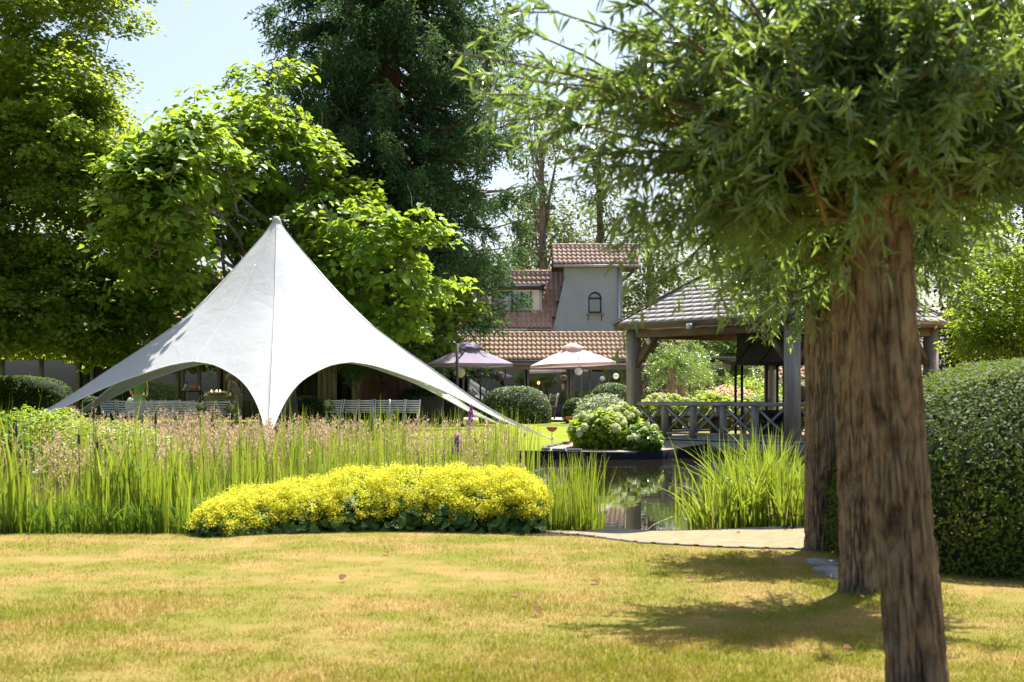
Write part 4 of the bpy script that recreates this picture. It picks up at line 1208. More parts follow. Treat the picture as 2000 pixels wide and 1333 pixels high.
def lantern(px, py, D, r, mat, label, up=0.5):
    c = at(px, py, D)
    o = empty('paper_lantern', c - np.array([0, 0, r]), label, 'lantern', 'paper lanterns hung at the parasols')
    a = np.linspace(-np.pi / 2, np.pi / 2, 15)
    pr = [(r * math.cos(q) * (1 + 0.012 * (k_ % 2)), r * math.sin(q)) for k_, q in enumerate(a)]
    part('shade', MB().lathe(pr, c, 20), mat, o, True)
    part('cord', MB().tube([c + np.array([0, 0, r]), c + np.array([0, 0, r + up])], 0.008, 4), M['black'], o)
lantern(898, 728, 42.6, 0.16, M['paper'], 'white paper lantern hanging at the post of the lilac parasol', 0.2)
lantern(1130, 726, 49.2, 0.13, M['paper'], 'white paper lantern under the sunlit pale pink parasol', 0.4)
lantern(1203, 735, 53.0, 0.11, M['paper'], 'small paper lantern hanging by the gazebo post in front of the glazing', 0.5)
lantern(974, 737, 46, 0.14, M['wicker'], 'dark ball standing in for a lantern reflection under the lilac parasol', 0.45)  # solid dark ball added where the glazing mirrors a lantern
lantern(1102, 738, 51.5, 0.1, M['wicker'], 'dark ball standing in for a lantern reflection left of the pale pink parasol post', 0.45)  # another added ball, in place of a lantern's mirror image in the glass

# ------------------------------------------------------------------ chairs
def make_chair(name):
    """white slatted folding chair, back towards -Y, seat towards +Y, origin at ground"""
    o = empty(name, (0, 0, 0))
    w = 0.4
    def bp(z):           # point of the leaning back at height z
        return -0.02 - (z - 0.45) * 0.22
    for s in (-1, 1):
        part('back_post', MB().bar((s * w / 2, bp(0.0) + 0.32, 0), (s * w / 2, bp(0.82), 0.82), 0.035, 0.022, (0, 1, 0)), M['white'], o)
        part('leg', MB().bar((s * (w / 2 - 0.04), -0.2, 0), (s * (w / 2 - 0.04), 0.3, 0.45), 0.03, 0.022, (0, 1, 0)), M['white'], o)
    for z in (0.52, 0.585, 0.65, 0.715, 0.78):
        part('back_slat', MB().box((0, bp(z) - 0.003, z), (w - 0.03, 0.014, 0.038)), M['white'], o)
    for k_ in range(6):
        part('seat_slat', MB().box((0, 0.02 + k_ * 0.068, 0.45 + k_ * 0.004), (w - 0.02, 0.052, 0.016)), M['white'], o)
    part('stretcher', MB().box((0, -0.17, 0.06), (w - 0.08, 0.02, 0.03)).box((0, 0.24, 0.07), (w, 0.02, 0.03)), M['white'], o)
    return o
proto = make_chair('folding_chair')
order = ['first', 'second', 'third', 'fourth', 'fifth', 'sixth', 'seventh', 'eighth', 'ninth', 'tenth', 'eleventh', 'twelfth']
spots = []
for q in range(6):
    spots.append((ux(654 + q * 30.5, 40.3), 40.3 + RNG.normal() * 0.05, rad(180) + RNG.normal() * 0.1, '%s white slatted folding chair from the left in the row right of the tent leg' % order[q], 'chairs in the row right of the tent leg'))
Lp = [(212, 39.5, 12), (245, 39.0, 8), (281, 39.2, 10), (312, 39.6, -6), (338, 39.6, -4), (368, 39.0, -16), (411, 38.2, -24), (439, 38.2, -28)]
for q, (px, D, a) in enumerate(Lp):
    spots.append((ux(px, D), D, rad(a) * 0.8, '%s white slatted folding chair from the left in the rear row under the tent' % order[q], 'chairs under the left half of the tent'))
Lf = [(262, 37.2, 10), (302, 37.0, 5), (327, 37.4, -5), (352, 37.2, -10), (386, 36.6, -22)]
for q, (px, D, a) in enumerate(Lf):
    spots.append((ux(px, D), D, rad(a) * 0.8, '%s white slatted folding chair from the left in the front row under the tent' % order[q], 'chairs under the left half of the tent'))
for q, (x, y, a, lab, grp) in enumerate(spots):
    o = proto if q == 0 else copy_tree(proto)
    o.location = (x, y, float(base_z(y)) + 0.006)
    o.rotation_euler = (0, 0, a)
    tag(o, lab, 'chair', grp)
def posy(px, py, D, r, label):
    """little bunch of cream flowers tied to a chair"""
    c = at(px, py, D)
    o = empty('flower_posy', c - np.array([0, 0, r]), label, 'flowers', 'flower posies tied to chairs')
    P = c + rand_dirs(220) * r * RNG.uniform(0.5, 1, (220, 1)); N = nrm(P - c)
    V, T = kites(P, rand_dirs(220), N, r * 0.4, r * 0.35)
    npart('blossoms', V, T, M['cream'], o, kind='stuff')
    P = c + rand_dirs(120) * r * 1.2 * RNG.uniform(0.4, 1, (120, 1)) - np.array([0, 0, r * 0.4])
    V, T = kites(P, rand_dirs(120), rand_dirs(120), r * 0.7, r * 0.3)
    npart('leaves', V, T, M['box'], o, kind='stuff')
posy(352, 795, 38.8, 0.11, 'cream flower posy on the rear chairs beside the black bar table')
posy(392, 795, 36.4, 0.11, 'cream flower posy on a chair in front of the bar table')
posy(452, 798, 38.0, 0.12, 'cream flower posy on the chair nearest the bending person')
posy(641, 790, 40.1, 0.14, 'cream flower posy on the left end of the right chair row')

# terrace furniture
pl = empty('planter', (ux(837, 44.2), 44.2, 0.36), 'large dark brown woven planter right of the white chair row', 'planter')
c = base_of(pl)
part('box', MB().add([c + np.array(v) for v in ((-0.42, -0.4, 0), (0.42, -0.4, 0), (0.42, 0.4, 0), (-0.42, 0.4, 0), (-0.46, -0.44, 0.82), (0.46, -0.44, 0.82), (0.46, 0.44, 0.82), (-0.46, 0.44, 0.82))], [[0, 1, 5, 4], [1, 2, 6, 5], [2, 3, 7, 6], [3, 0, 4, 7], [4, 5, 6, 7]]), M['wicker'], pl)
part('rim', MB().box(c + np.array([0, -0.445, 0.81]), (0.94, 0.03, 0.05)).box(c + np.array([0, 0.445, 0.81]), (0.94, 0.03, 0.05)), M['wicker'], pl)
pl2 = empty('planter', (ux(889, 44.6), 44.6, 0.36), 'smaller dark brown woven planter beside the big clipped dome', 'planter')
c = base_of(pl2)
part('box', MB().add([c + np.array(v) for v in ((-0.25, -0.25, 0), (0.25, -0.25, 0), (0.25, 0.25, 0), (-0.25, 0.25, 0), (-0.29, -0.29, 0.6), (0.29, -0.29, 0.6), (0.29, 0.29, 0.6), (-0.29, 0.29, 0.6))], [[0, 1, 5, 4], [1, 2, 6, 5], [2, 3, 7, 6], [3, 0, 4, 7], [4, 5, 6, 7]]), M['wicker'], pl2)
part('rim', MB().box(c + np.array([0, -0.295, 0.59]), (0.6, 0.03, 0.04)), M['wicker'], pl2)
tch = empty('terrace_chair', (ux(1070, 52), 52, 0.37), 'wicker armchair on the terrace behind the big clipped dome', 'chair')
c = base_of(tch)
for sx_ in (-0.24, 0.24):
    for sy_ in (-0.24, 0.24):
        part('leg', MB().box(c + np.array([sx_, sy_, 0.22]), (0.05, 0.05, 0.44)), M['wicker'], tch)
part('seat', MB().box(c + np.array([0, 0, 0.46]), (0.56, 0.54, 0.06)), M['wicker'], tch)
part('backrest', MB().bar(c + np.array([0.28, 0, 0.45]), c + np.array([0.38, 0, 0.95]), 0.56, 0.05, (1, 0, 0)), M['tablewood'], tch)
part('armrest', MB().box(c + np.array([0, 0.26, 0.68]), (0.6, 0.05, 0.05)).box(c + np.array([0, -0.26, 0.68]), (0.6, 0.05, 0.05)), M['wicker'], tch)

# rusty bowls on stakes
for px, py, D, label in ((1078, 838, 31.3, 'low rusty bowl torch on a thin stake near the tent tip'), (1115, 818, 31.8, 'taller rusty bowl torch on a thin stake at the hydrangeas')):
    c = at(px, py, D); g_ = float(base_z(D))
    o = empty('bowl_torch', (c[0], c[1], g_), label, 'garden torch', 'rusty bowl torches')
    part('bowl', MB().lathe([(0.0, -0.07), (0.06, -0.055), (0.11, -0.005), (0.125, 0.04), (0.115, 0.04), (0.06, -0.02), (0.0, -0.03)], c, 14), M['rust'], o, True)
    part('stake', MB().tube([(c[0], c[1], g_ - 0.05), c - np.array([0, 0, 0.06])], 0.008, 5), M['rust'], o)
# spotlight among the hydrangeas
c = at(1233, 853, 30.1)
o = empty('garden_spotlight', (c[0], c[1], 0.1), 'square grey garden spotlight tilted among the hydrangeas', 'spotlight')
ax = nrm(np.array([1, 0.1, -0.35])); ay = nrm(np.cross(np.array([0.1, -0.9, 0.5]), ax))
az = np.cross(ax, ay)
bv = np.vstack(MB().box((0, 0, 0), (0.2, 0.17, 0.07)).V) @ np.array([ax, ay, az]) + c
part('housing', MB().add(bv, np.vstack(MB().box((0, 0, 0), (1, 1, 1)).Q)), M['zinc'], o)
bv = np.vstack(MB().box((0, 0, 0.04), (0.17, 0.14, 0.008)).V) @ np.array([ax, ay, az]) + c
part('lens', MB().add(bv, np.vstack(MB().box((0, 0, 0), (1, 1, 1)).Q)), M['cushion'], o)
part('stake', MB().tube([(c[0], c[1], 0.0), c], 0.015, 5), M['black'], o)

# tables under the tent
bt = empty('bar_table', (ux(376, 45.6), 45.6, 0.36), 'high black bar table with thin legs under the tent', 'table')
c = base_of(bt)
part('table_top', MB().box(c + np.array([0, 0, 1.0]), (0.68, 0.5, 0.035)), M['black'], bt)
for sx_ in (-0.3, 0.3):
    for sy_ in (-0.21, 0.21):
        part('leg', MB().bar(c + np.array([sx_, sy_, 0]), c + np.array([sx_ * 0.97, sy_, 0.985]), 0.035, 0.035), M['black'], bt)
part('foot_rail', MB().box(c + np.array([0, -0.21, 0.25]), (0.58, 0.025, 0.025)), M['black'], bt)
bxo = empty('cardboard_box', c + np.array([0.06, 0.02, 1.02]), 'reddish brown cardboard box on the black bar table', 'box')
part('box', MB().box(c + np.array([0.06, 0.02, 1.105]), (0.28, 0.26, 0.165)), M['cardboard'], bxo)
part('tape', MB().box(c + np.array([0.06, 0.02, 1.19]), (0.05, 0.262, 0.004)), M['tablewood'], bxo)
bo = empty('bottle', c + np.array([-0.2, -0.03, 1.02]), 'tilted silver-foiled bottle on the black bar table', 'bottle')
q0 = c + np.array([-0.27, -0.03, 1.03]); q1 = q0 + np.array([0.12, 0, 0.3])
part('body', MB().tube([q0, q0 + (q1 - q0) * 0.55, q0 + (q1 - q0) * 0.72, q0 + (q1 - q0) * 0.74], [0.045, 0.045, 0.03, 0.02], 10), M['cushion'], bo, True)
part('neck', MB().tube([q0 + (q1 - q0) * 0.7, q1], [0.024, 0.016], 8), M['black'], bo, True)
lt = empty('long_table', (ux(462, 46.6), 46.6, 0.36), 'long grey wooden table beside the bending person', 'table')
c = base_of(lt)
for k_ in range(4):
    part('plank', MB().box(c + np.array([0.0, -0.33 + k_ * 0.22, 0.84]), (2.15, 0.21, 0.06)), M['tablewood'], lt)
part('apron', MB().box(c + np.array([0, -0.36, 0.76]), (1.95, 0.04, 0.1)), M['tablewood'], lt)
for sx_ in (-0.85, 0.85):
    for sy_ in (-0.32, 0.32):
        part('leg', MB().box(c + np.array([sx_, sy_, 0.36]), (0.11, 0.11, 0.72)), M['tablewood'], lt)
bw_ = empty('candle_bowl', c + np.array([-0.62, 0, 0.87]), 'shallow stone bowl of burning candles on the long table', 'bowl')
cb = base_of(bw_)
part('bowl', MB().lathe([(0.0, 0.0), (0.3, 0.0), (0.44, 0.1), (0.42, 0.1), (0.28, 0.03), (0.0, 0.03)], cb, 20), M['bowl'], bw_, True)
for x, y in ((-0.18, -0.1), (-0.05, 0.05), (0.1, -0.1), (0.02, -0.2)):
    k_ = part('candle', MB().tube([cb + np.array([x, y, 0.03]), cb + np.array([x, y, 0.12])], 0.035, 8), M['paper'], bw_)
    part('flame', MB().lathe([(0.0, 0.08), (0.016, 0.03), (0.02, 0.015), (0.0, 0.0)], cb + np.array([x, y, 0.125]), 6), M['flame'], k_)
cl = empty('tea_light', c + np.array([-0.08, -0.2, 0.87]), 'glowing orange tea light glass at the table edge', 'candle')
cb = base_of(cl)
part('glass', MB().lathe([(0.0, 0.0), (0.05, 0.0), (0.055, 0.1), (0.045, 0.1), (0.04, 0.02)], cb, 10), M['rust'], cl)
part('flame', MB().lathe([(0.0, 0.1), (0.025, 0.05), (0.03, 0.03), (0.0, 0.01)], cb, 8), M['flame'], cl)
mc = empty('metal_can', (ux(405, 45.0), 45.0, 0.366), 'grey metal can on the ground between the tables', 'can')
part('body', MB().lathe([(0.0, 0.0), (0.1, 0.0), (0.11, 0.34), (0.1, 0.34), (0.09, 0.02)], base_of(mc), 12), M['zinc'], mc, True)
part('rim', MB().lathe([(0.1, 0.33), (0.12, 0.335), (0.12, 0.35), (0.1, 0.355)], base_of(mc), 12), M['zinc'], mc, True)

# ------------------------------------------------------------------ people
def skinned(name, verts, edges, radii, mat, parent, sub=2):
    """one continuous surface grown on a skeleton"""
    me = bpy.data.meshes.new(name)
    me.from_pydata([tuple(float(x) for x in v) for v in verts], edges, [])
    me.materials.append(mat)
    o = link(name, me, parent)
    md = o.modifiers.new('skin', 'SKIN'); md.use_smooth_shade = True
    sk_ = me.skin_vertices[0]
    for q, r in enumerate(radii):
        r = r if isinstance(r, tuple) else (r, r)
        sk_.data[q].radius = r
        sk_.data[q].use_root = (q == 0)
    if sub:
        s = o.modifiers.new('smooth', 'SUBSURF'); s.levels = sub; s.render_levels = sub
    return o

def hand(base, d, side, parent_name, parent, mat, thumb):
    """palm and five fingers, relaxed curl, joined in one skin"""
    d = nrm(np.asarray(d, float)); side = nrm(np.asarray(side, float) - d * (np.asarray(side, float) @ d)); up = np.cross(d, side)
    V = [base, base + d * 0.05]; E = [(0, 1)]; R = [0.022, (0.03, 0.016)]
    for q, L in zip((-1.5, -0.5, 0.5, 1.5), (0.06, 0.075, 0.07, 0.055)):
        a = base + d * 0.09 + side * q * 0.019; b = a + d * L * 0.55 - up * L * 0.2; c_ = b + d * L * 0.3 - up * L * 0.5
        k_ = len(V); V += [a, b, c_]; E += [(1, k_), (k_, k_ + 1), (k_ + 1, k_ + 2)]; R += [0.0095, 0.009, 0.007]
    a = base + d * 0.035 + side * thumb * 0.035; b = a + d * 0.03 + side * thumb * 0.02 - up * 0.01
    k_ = len(V); V += [a, b]; E += [(1, k_), (k_, k_ + 1)]; R += [0.011, 0.008]
    return skinned(parent_name, V, E, R, mat, parent, 1)

def person(name, loc, label, J, mats, face_dir, hair):
    """J: joints in local coordinates (x right, y away, z up)"""
    o = empty(name, loc, label, 'person')
    g = lambda k_: np.array(J[k_], float)
    V = [g('pelvis'), g('waist'), g('chest'), g('neck'), g('chin'), g('head'), g('crown')]
    E = [(0, 1), (1, 2), (2, 3), (3, 4), (4, 5), (5, 6)]
    R = [(0.15, 0.11), (0.13, 0.1), (0.155, 0.1), 0.055, 0.065, (0.085, 0.1), (0.06, 0.07)]
    for s in 'LR':
        k_ = len(V)
        V += [g('shoulder' + s), g('elbow' + s), g('wrist' + s)]
        E += [(2, k_), (k_, k_ + 1), (k_ + 1, k_ + 2)]
        R += [0.055, 0.04, 0.027]
        k_ = len(V)
        V += [g('hip' + s), g('knee' + s), g('ankle' + s), g('toe' + s)]
        E += [(0, k_), (k_, k_ + 1), (k_ + 1, k_ + 2), (k_ + 2, k_ + 3)]
        R += [0.085, 0.058, 0.04, 0.035]
    body = skinned('body', V, E, R, M['skin'], o)
    for s in 'LR':
        d = g('wrist' + s) - g('elbow' + s)
        hand(g('wrist' + s) + nrm(d) * 0.01, d, np.array([0.3, 1, 0]), 'hand', body, M['skin'], 1 if s == 'L' else -1)
    tv = [g('waist') * 0.3 + g('pelvis') * 0.7, g('waist'), g('chest'), g('neck') * 0.4 + g('chest') * 0.6]
    te = [(0, 1), (1, 2), (2, 3)]; tr = [(0.178, 0.14), (0.16, 0.125), (0.18, 0.125), (0.09, 0.075)]
    for s in 'LR':
        k_ = len(tv); tv += [g('shoulder' + s)]; te += [(2, k_)]; tr += [0.075]
        if mats.get('sleeve'):
            tv += [g('shoulder' + s) * 0.25 + g('elbow' + s) * 0.75]; te += [(k_, k_ + 1)]; tr += [0.066]
    skinned('top', tv, te, tr, mats['top'], o)
    pv = [g('pelvis') + np.array([0, 0, 0.06]), g('pelvis') - np.array([0, 0, 0.03])]; pe = [(0, 1)]; pr = [(0.168, 0.13), (0.175, 0.14)]
    for s in 'LR':
        k_ = len(pv); pv += [g('hip' + s) - np.array([0, 0, 0.06]), g('knee' + s), g('ankle' + s) + np.array([0, 0, 0.03])]
        pe += [(1, k_), (k_, k_ + 1), (k_ + 1, k_ + 2)]; pr += [0.11, 0.088, 0.08]
    skinned('trousers', pv, pe, pr, mats['legs'], o)
    f = nrm(np.array(face_dir, float)); h = g('head'); up = nrm(g('crown') - g('chin')); f = nrm(f - up * (f @ up)); sd = np.cross(f, up)
    hv, hq = supermesh((0, 0, 0), (0.1, 0.115, 0.11), 2.0, 16, 10)
    hv = hv[:, :1] * sd + hv[:, 1:2] * f + hv[:, 2:] * up + h - f * 0.028 + up * 0.03
    hv = hv + vnoise(hv, 30, 2)[:, None] * 0.006
    npart_local('hair', hv, hq, hair, o)
    mb = MB()
    for s in (-1, 1):
        mb.lathe([(0, 0.012), (0.01, 0.006), (0.012, 0), (0.01, -0.006), (0, -0.012)], h + f * 0.092 + sd * s * 0.032 + up * 0.0, 6)
    loc_part('eyes', mb, M['black'], o)
    loc_part('nose', MB().tube([h + f * 0.09 + up * 0.0, h + f * 0.115 - up * 0.035, h + f * 0.095 - up * 0.04], [0.01, 0.014, 0.008], 6), M['skin'], o)
    loc_part('mouth', MB().tube([h + f * 0.088 - up * 0.065 - sd * 0.025, h + f * 0.095 - up * 0.067, h + f * 0.088 - up * 0.065 + sd * 0.025], 0.007, 5), M['rust'], o)
    for s in (-1, 1):
        loc_part('ear', MB().tube([h + sd * s * 0.085 + up * 0.02 - f * 0.01, h + sd * s * 0.098 - f * 0.02, h + sd * s * 0.085 - up * 0.03 - f * 0.01], [0.012, 0.016, 0.01], 6), M['skin'], body)
    for s in 'LR':
        a_ = g('ankle' + s); t_ = g('toe' + s)
        loc_part('shoe', MB().tube([a_ - np.array([0, 0, 0.045]) - (t_ - a_) * 0.3, a_ * 0.5 + t_ * 0.5 - np.array([0, 0, 0.03]), t_], [0.04, 0.045, 0.028], 8), M['black'], o)
    return o
def npart_local(name, V, Q, mat, parent):
    return link(name, mesh_np(name, V, Q, mat, True), parent)
def loc_part(name, mb, mat, parent):
    return link(name, mesh_np(name, np.vstack(mb.V), [np.vstack(x) for x in (mb.Q, mb.T) if x], mat, True), parent)

JA = dict(pelvis=(0, 0, 0.92), waist=(0, 0, 1.06), chest=(0, 0, 1.27), neck=(0, 0.01, 1.43), chin=(0, 0.04, 1.5), head=(0, 0.04, 1.56), crown=(0, 0.03, 1.66),
          shoulderL=(-0.18, 0, 1.37), elbowL=(-0.31, -0.04, 1.12), wristL=(-0.24, 0.06, 0.9), shoulderR=(0.18, 0, 1.37), elbowR=(0.24, 0.03, 1.1), wristR=(0.2, 0.2, 0.95),
          hipL=(-0.1, 0, 0.86), kneeL=(-0.11, 0.03, 0.48), ankleL=(-0.11, 0, 0.08), toeL=(-0.13, 0.15, 0.03), hipR=(0.1, 0, 0.86), kneeR=(0.1, 0.02, 0.48), ankleR=(0.1, -0.02, 0.08), toeR=(0.12, 0.13, 0.03))
person('person', (ux(272, 44), 44, float(base_z(44)) + 0.006), 'person in sleeveless green top and pale printed trousers holding a white ball lantern', JA, dict(top=M['greentop'], legs=M['palepants']), (0.1, 1, 0), M['hair_red'])
JB = dict(pelvis=(0.12, 0, 0.88), waist=(0.06, 0, 1.02), chest=(-0.06, 0.0, 1.2), neck=(-0.17, 0, 1.33), chin=(-0.21, 0, 1.38), head=(-0.22, 0, 1.43), crown=(-0.22, 0, 1.53),
          shoulderL=(-0.12, 0.16, 1.28), elbowL=(-0.2, 0.2, 1.02), wristL=(-0.3, 0.2, 0.9), shoulderR=(-0.1, -0.17, 1.28), elbowR=(-0.17, -0.2, 1.02), wristR=(-0.24, -0.14, 0.86),
          hipL=(0.12, 0.09, 0.84), kneeL=(0.08, 0.1, 0.47), ankleL=(0.1, 0.1, 0.08), toeL=(-0.04, 0.12, 0.03), hipR=(0.12, -0.09, 0.84), kneeR=(0.12, -0.1, 0.46), ankleR=(0.2, -0.1, 0.08), toeR=(0.06, -0.11, 0.03))
person('person', (ux(459, 45.4), 45.4, 0.366), 'grey-haired person in mottled blouse bending over the long table', JB, dict(top=M['blouse'], legs=M['greypants'], sleeve=True), (-1, 0.15, -0.3), M['hair_grey'])
c = np.array([ux(272, 44) - 0.29, 44.08, float(base_z(44)) + 0.78])
o = empty('ball_lantern', c - np.array([0, 0, 0.12]), 'white paper ball held by the person in green', 'lantern')
a = np.linspace(-np.pi / 2, np.pi / 2, 13)
part('shade', MB().lathe([(0.105 * math.cos(q), 0.105 * math.sin(q)) for q in a], c - np.array([0, 0, 0.06]), 18), M['paper'], o, True)
part('cord', MB().tube([c + np.array([0, 0, 0.04]), c + np.array([0.04, 0, 0.1])], 0.006, 4), M['black'], o)

# ------------------------------------------------------------------ near pollard willows
def bark_trunk(path, rad0, rad1, flare, knob, seed, nu=150, nv=200):
    """furrowed trunk along a path (list of points bottom to top); real ridges and cracks"""
    path = np.asarray(path, float)
    t = np.linspace(0, 1, nv)
    s = np.linspace(0, 1, len(path))
    ctr = np.stack([np.interp(t, s, path[:, k_]) for k_ in range(3)], 1)
    for _ in range(12):
        ctr[1:-1] = (ctr[:-2] + ctr[1:-1] * 2 + ctr[2:]) / 4
    H = path[-1, 2] - path[0, 2]
    r = rad0 + (rad1 - rad0) * t
    r = r * (1 + flare * np.exp(-t * H / 0.16)) + knob * np.exp(-((t - 0.97) / 0.06) ** 2)
    u = np.linspace(0, 2 * np.pi, nu, endpoint=False)
    UU, TT = np.meshgrid(u, t)
    hz = TT * H
    q = np.stack([np.cos(UU) * 2.6, np.sin(UU) * 2.6, hz * 1.5], -1) + seed * 7.3
    w1 = vnoise(q, 0.8, seed)
    fur = np.abs(vnoise(np.stack([np.cos(UU) * 4.4 + w1 * 0.8, np.sin(UU) * 4.4 + w1 * 0.6, hz * 3.6], -1) + seed, 1.5, seed + 1))
    fine = np.abs(vnoise(np.stack([np.cos(UU) * 7, np.sin(UU) * 7, hz * 7], -1) + seed, 1.3, seed + 2))
    big = vnoise(np.stack([np.cos(UU), np.sin(UU), hz * 2.2], -1) + seed, 1.4, seed + 3)
    but = np.cos(UU * 5 + seed) * np.exp(-hz / 0.12) * 0.1
    disp = (np.minimum(fur, 0.26) / 0.26 - 0.75) * 0.2 + (np.minimum(fine, 0.4) / 0.4 - 0.6) * 0.07 + big * 0.045 + but
    rr = r[:, None] * (1 + disp)
    kn = np.exp(-((TT - 0.96) / 0.05) ** 2) * vnoise(np.stack([np.cos(UU) * 2.5, np.sin(UU) * 2.5, hz * 9], -1) + seed, 1.3, seed + 4) * knob * 0.9
    rr = rr + kn
    V = np.stack([ctr[:, 0][:, None] + np.cos(UU) * rr, ctr[:, 1][:, None] + np.sin(UU) * rr, np.broadcast_to(ctr[:, 2][:, None], UU.shape)], -1)
    i = np.arange(nv - 1)[:, None] * nu; j = np.arange(nu)[None]; k_ = (j + 1) % nu
    Q = np.stack([i + j, i + k_, i + nu + k_, i + nu + j], -1).reshape(-1, 4)
    V = V.reshape(-1, 3)
    V = np.vstack([V, ctr[-1] + np.array([0, 0, 0.03])])
    jj = np.arange(nu)
    T = np.stack([np.full(nu, nv * nu), (nv - 1) * nu + jj, (nv - 1) * nu + (jj + 1) % nu], 1)
    return V, [Q, T]

def shoots(head, n, length, zup, spread, seed, sagk=0.5, left=None, reach=1.3):
    """shoots from a pollard head: arrays of polylines (n, 7, 3)"""
    r = np.random.default_rng(seed)
    d = rand_dirs(n, r)
    d[:, 2] = np.abs(d[:, 2]) * 0.9 + r.uniform(zup[0], zup[1], n)
    d = nrm(d * np.array([spread, spread, 1]))
    if left is not None:
        k_ = int(n * 0.16)
        d[:k_] = nrm(np.array(left) + r.normal(size=(k_, 3)) * 0.3)
    L = length * r.uniform(0.55, 1.15, n) * (0.85 + 0.35 * np.clip(d[:, 2], 0, 1))
    if left is not None:
        L[:k_] *= reach
    t = np.linspace(0, 1, 8)
    P = head + r.normal(size=(n, 1, 3)) * np.array([0.09, 0.09, 0.06]) + d[:, None] * (L[:, None, None] * t[None, :, None])
    hz = np.hypot(d[:, 0], d[:, 1])
    P[..., 2] -= (L * hz * sagk)[:, None] * t[None] ** 2.2
    P += np.cumsum(r.normal(size=(n, 8, 3)) * 0.02, 1) * np.minimum(t * 3, 1)[None, :, None]
    return P

def willow(name, base, top_px, label, rad0, rad1, path, head, seed, n_sh, L, leaf, per, single=0, left=None, twigs=3, zup=(-0.55, 0.5), knob=0.07, group='pollard willows at the lawn', flare=0.18, hi=True, sagk=0.55, reach=1.25):
    o = empty(name, base, label, 'tree', group)
    V, Fs = bark_trunk(path, rad0, rad1, flare, knob, seed, *((140, 180) if hi else (24, 40)))
    npart('trunk', V, Fs, M['bark'], o, True)
    S = shoots(np.asarray(head, float), n_sh, L, zup, 1.0, seed, sagk, left, reach)
    br = MB()
    lines = [S]
    if hi:
        for p in S:
            br.tube(p, np.linspace(0.012, 0.003, len(p)), 5, False)
    r = np.random.default_rng(seed + 50)
    # side twigs
    if twigs:
        idx = np.repeat(np.arange(n_sh), twigs)
        a = r.integers(3, 7, len(idx))
        st = S[idx, a]
        dd = nrm(S[idx, a] - S[idx, a - 1])
        sd = nrm(dd + rand_dirs(len(idx), r) * 0.75)
        tl = L * r.uniform(0.14, 0.34, len(idx))
        t = np.linspace(0, 1, 8)
        tw = st[:, None] + sd[:, None] * (tl[:, None, None] * t[None, :, None])
        tw[..., 2] -= (tl * 0.55)[:, None] * t[None] ** 2
        lines.append(tw)
    part('branches', br, M['twig'], o) if br.V else None
    LP, LT = [], []
    for li, A in enumerate(lines):
        m = A.shape[0]
        k_ = per if li == 0 else max(6, int(per * 0.45))
        tt = np.clip(np.linspace(0.14 if li == 0 else 0.05, 1.0, k_)[None] + r.normal(size=(m, k_)) * 0.01, 0, 0.999)
        f = tt * 7; i0 = f.astype(int); fr = (f - i0)[..., None]
        ii = np.arange(m)[:, None]
        p = A[ii, i0] * (1 - fr) + A[ii, i0 + 1] * fr
        dr = nrm(A[ii, i0 + 1] - A[ii, i0])
        LP.append(p.reshape(-1, 3)); LT.append(dr.reshape(-1, 3))
    LP = np.vstack(LP); LT = np.vstack(LT)
    n = len(LP)
    T = nrm(LT * 0.75 + rand_dirs(n, r) * 0.75 + np.array([0, 0, -0.25]))
    N = nrm(np.array([0, 0, 0.5]) + rand_dirs(n, r) * 0.9)
    ll = leaf * r.uniform(0.7, 1.25, n)
    ns = single
    V, Fc = kites(LP[ns:] if ns else LP, T[ns:], N[ns:], ll[ns:], ll[ns:] * 0.21, 0.2, 0.08)
    cr_ = npart('crown', V, Fc, M['willow'], o, kind='stuff')
    return o, cr_, LP, T, N, ll

def leaf_objects(parent, me_list, P, T, N, ll, idx):
    Nn, Tn, Bn = frames(N[idx], T[idx])
    for q, i_ in enumerate(idx):
        s = ll[i_]
        inst('leaf', me_list[q % len(me_list)], mat_axes(Tn[q] * s, Bn[q] * s, Nn[q] * s, P[i_]), parent)

def unit_leaf(name, w, mat, broad=False):
    f = hexleaf if broad else kites
    V, Fc = f(np.zeros((1, 3)), np.array([[1.0, 0, 0]]), np.array([[0, 0, 1.0]]), 1.0, w)
    return mesh_np(name, V, Fc, mat)
WL = [unit_leaf('leaf', w, M['willow']) for w in (0.2, 0.24, 0.28)]

D1, D2, D3 = 6.0, 9.0, 11.46
b1 = np.array([ux(1797, D1), D1, 0.0]); h1 = np.array([ux(1722, D1), D1, 2.12])
w1 = willow('pollard_willow', b1, None, 'nearest pollard willow with thick furrowed trunk at the right edge', 0.118, 0.108,
            [b1 + np.array([0.0, 0, -0.05]), (ux(1768, D1), D1, 0.66), (ux(1748, D1), D1, 1.19), (ux(1728, D1), D1, 1.84), h1 + np.array([0, 0, 0.12])], h1, 11, 310, 1.06, 0.08, 68, 260, (-0.9, -0.05, 0.62), 4, (-0.08, 0.7), sagk=0.17, reach=1.6, flare=0.04)
P_, T_, N_, l_ = w1[2:]
leaf_objects(w1[1], WL, P_, T_, N_, l_, np.arange(260))
b2 = np.array([ux(1684, D2), D2, 0.0]); h2 = np.array([ux(1660, D2), D2, 2.15])
willow('pollard_willow', b2, None, 'middle pollard willow of the three on the lawn, left of the nearest trunk', 0.118, 0.108,
       [b2 + np.array([0, 0, -0.05]), (ux(1674, D2), D2, 0.7), (ux(1663, D2), D2, 1.6), h2 + np.array([0, 0, 0.1])], h2, 22, 210, 1.0, 0.082, 52, 0, (-0.9, -0.1, 0.5), 3, (-0.1, 0.7), flare=0.35, sagk=0.22)
b3 = np.array([ux(1603, D3), D3, 0.0]); h3 = np.array([ux(1603, D3), D3, 2.2])
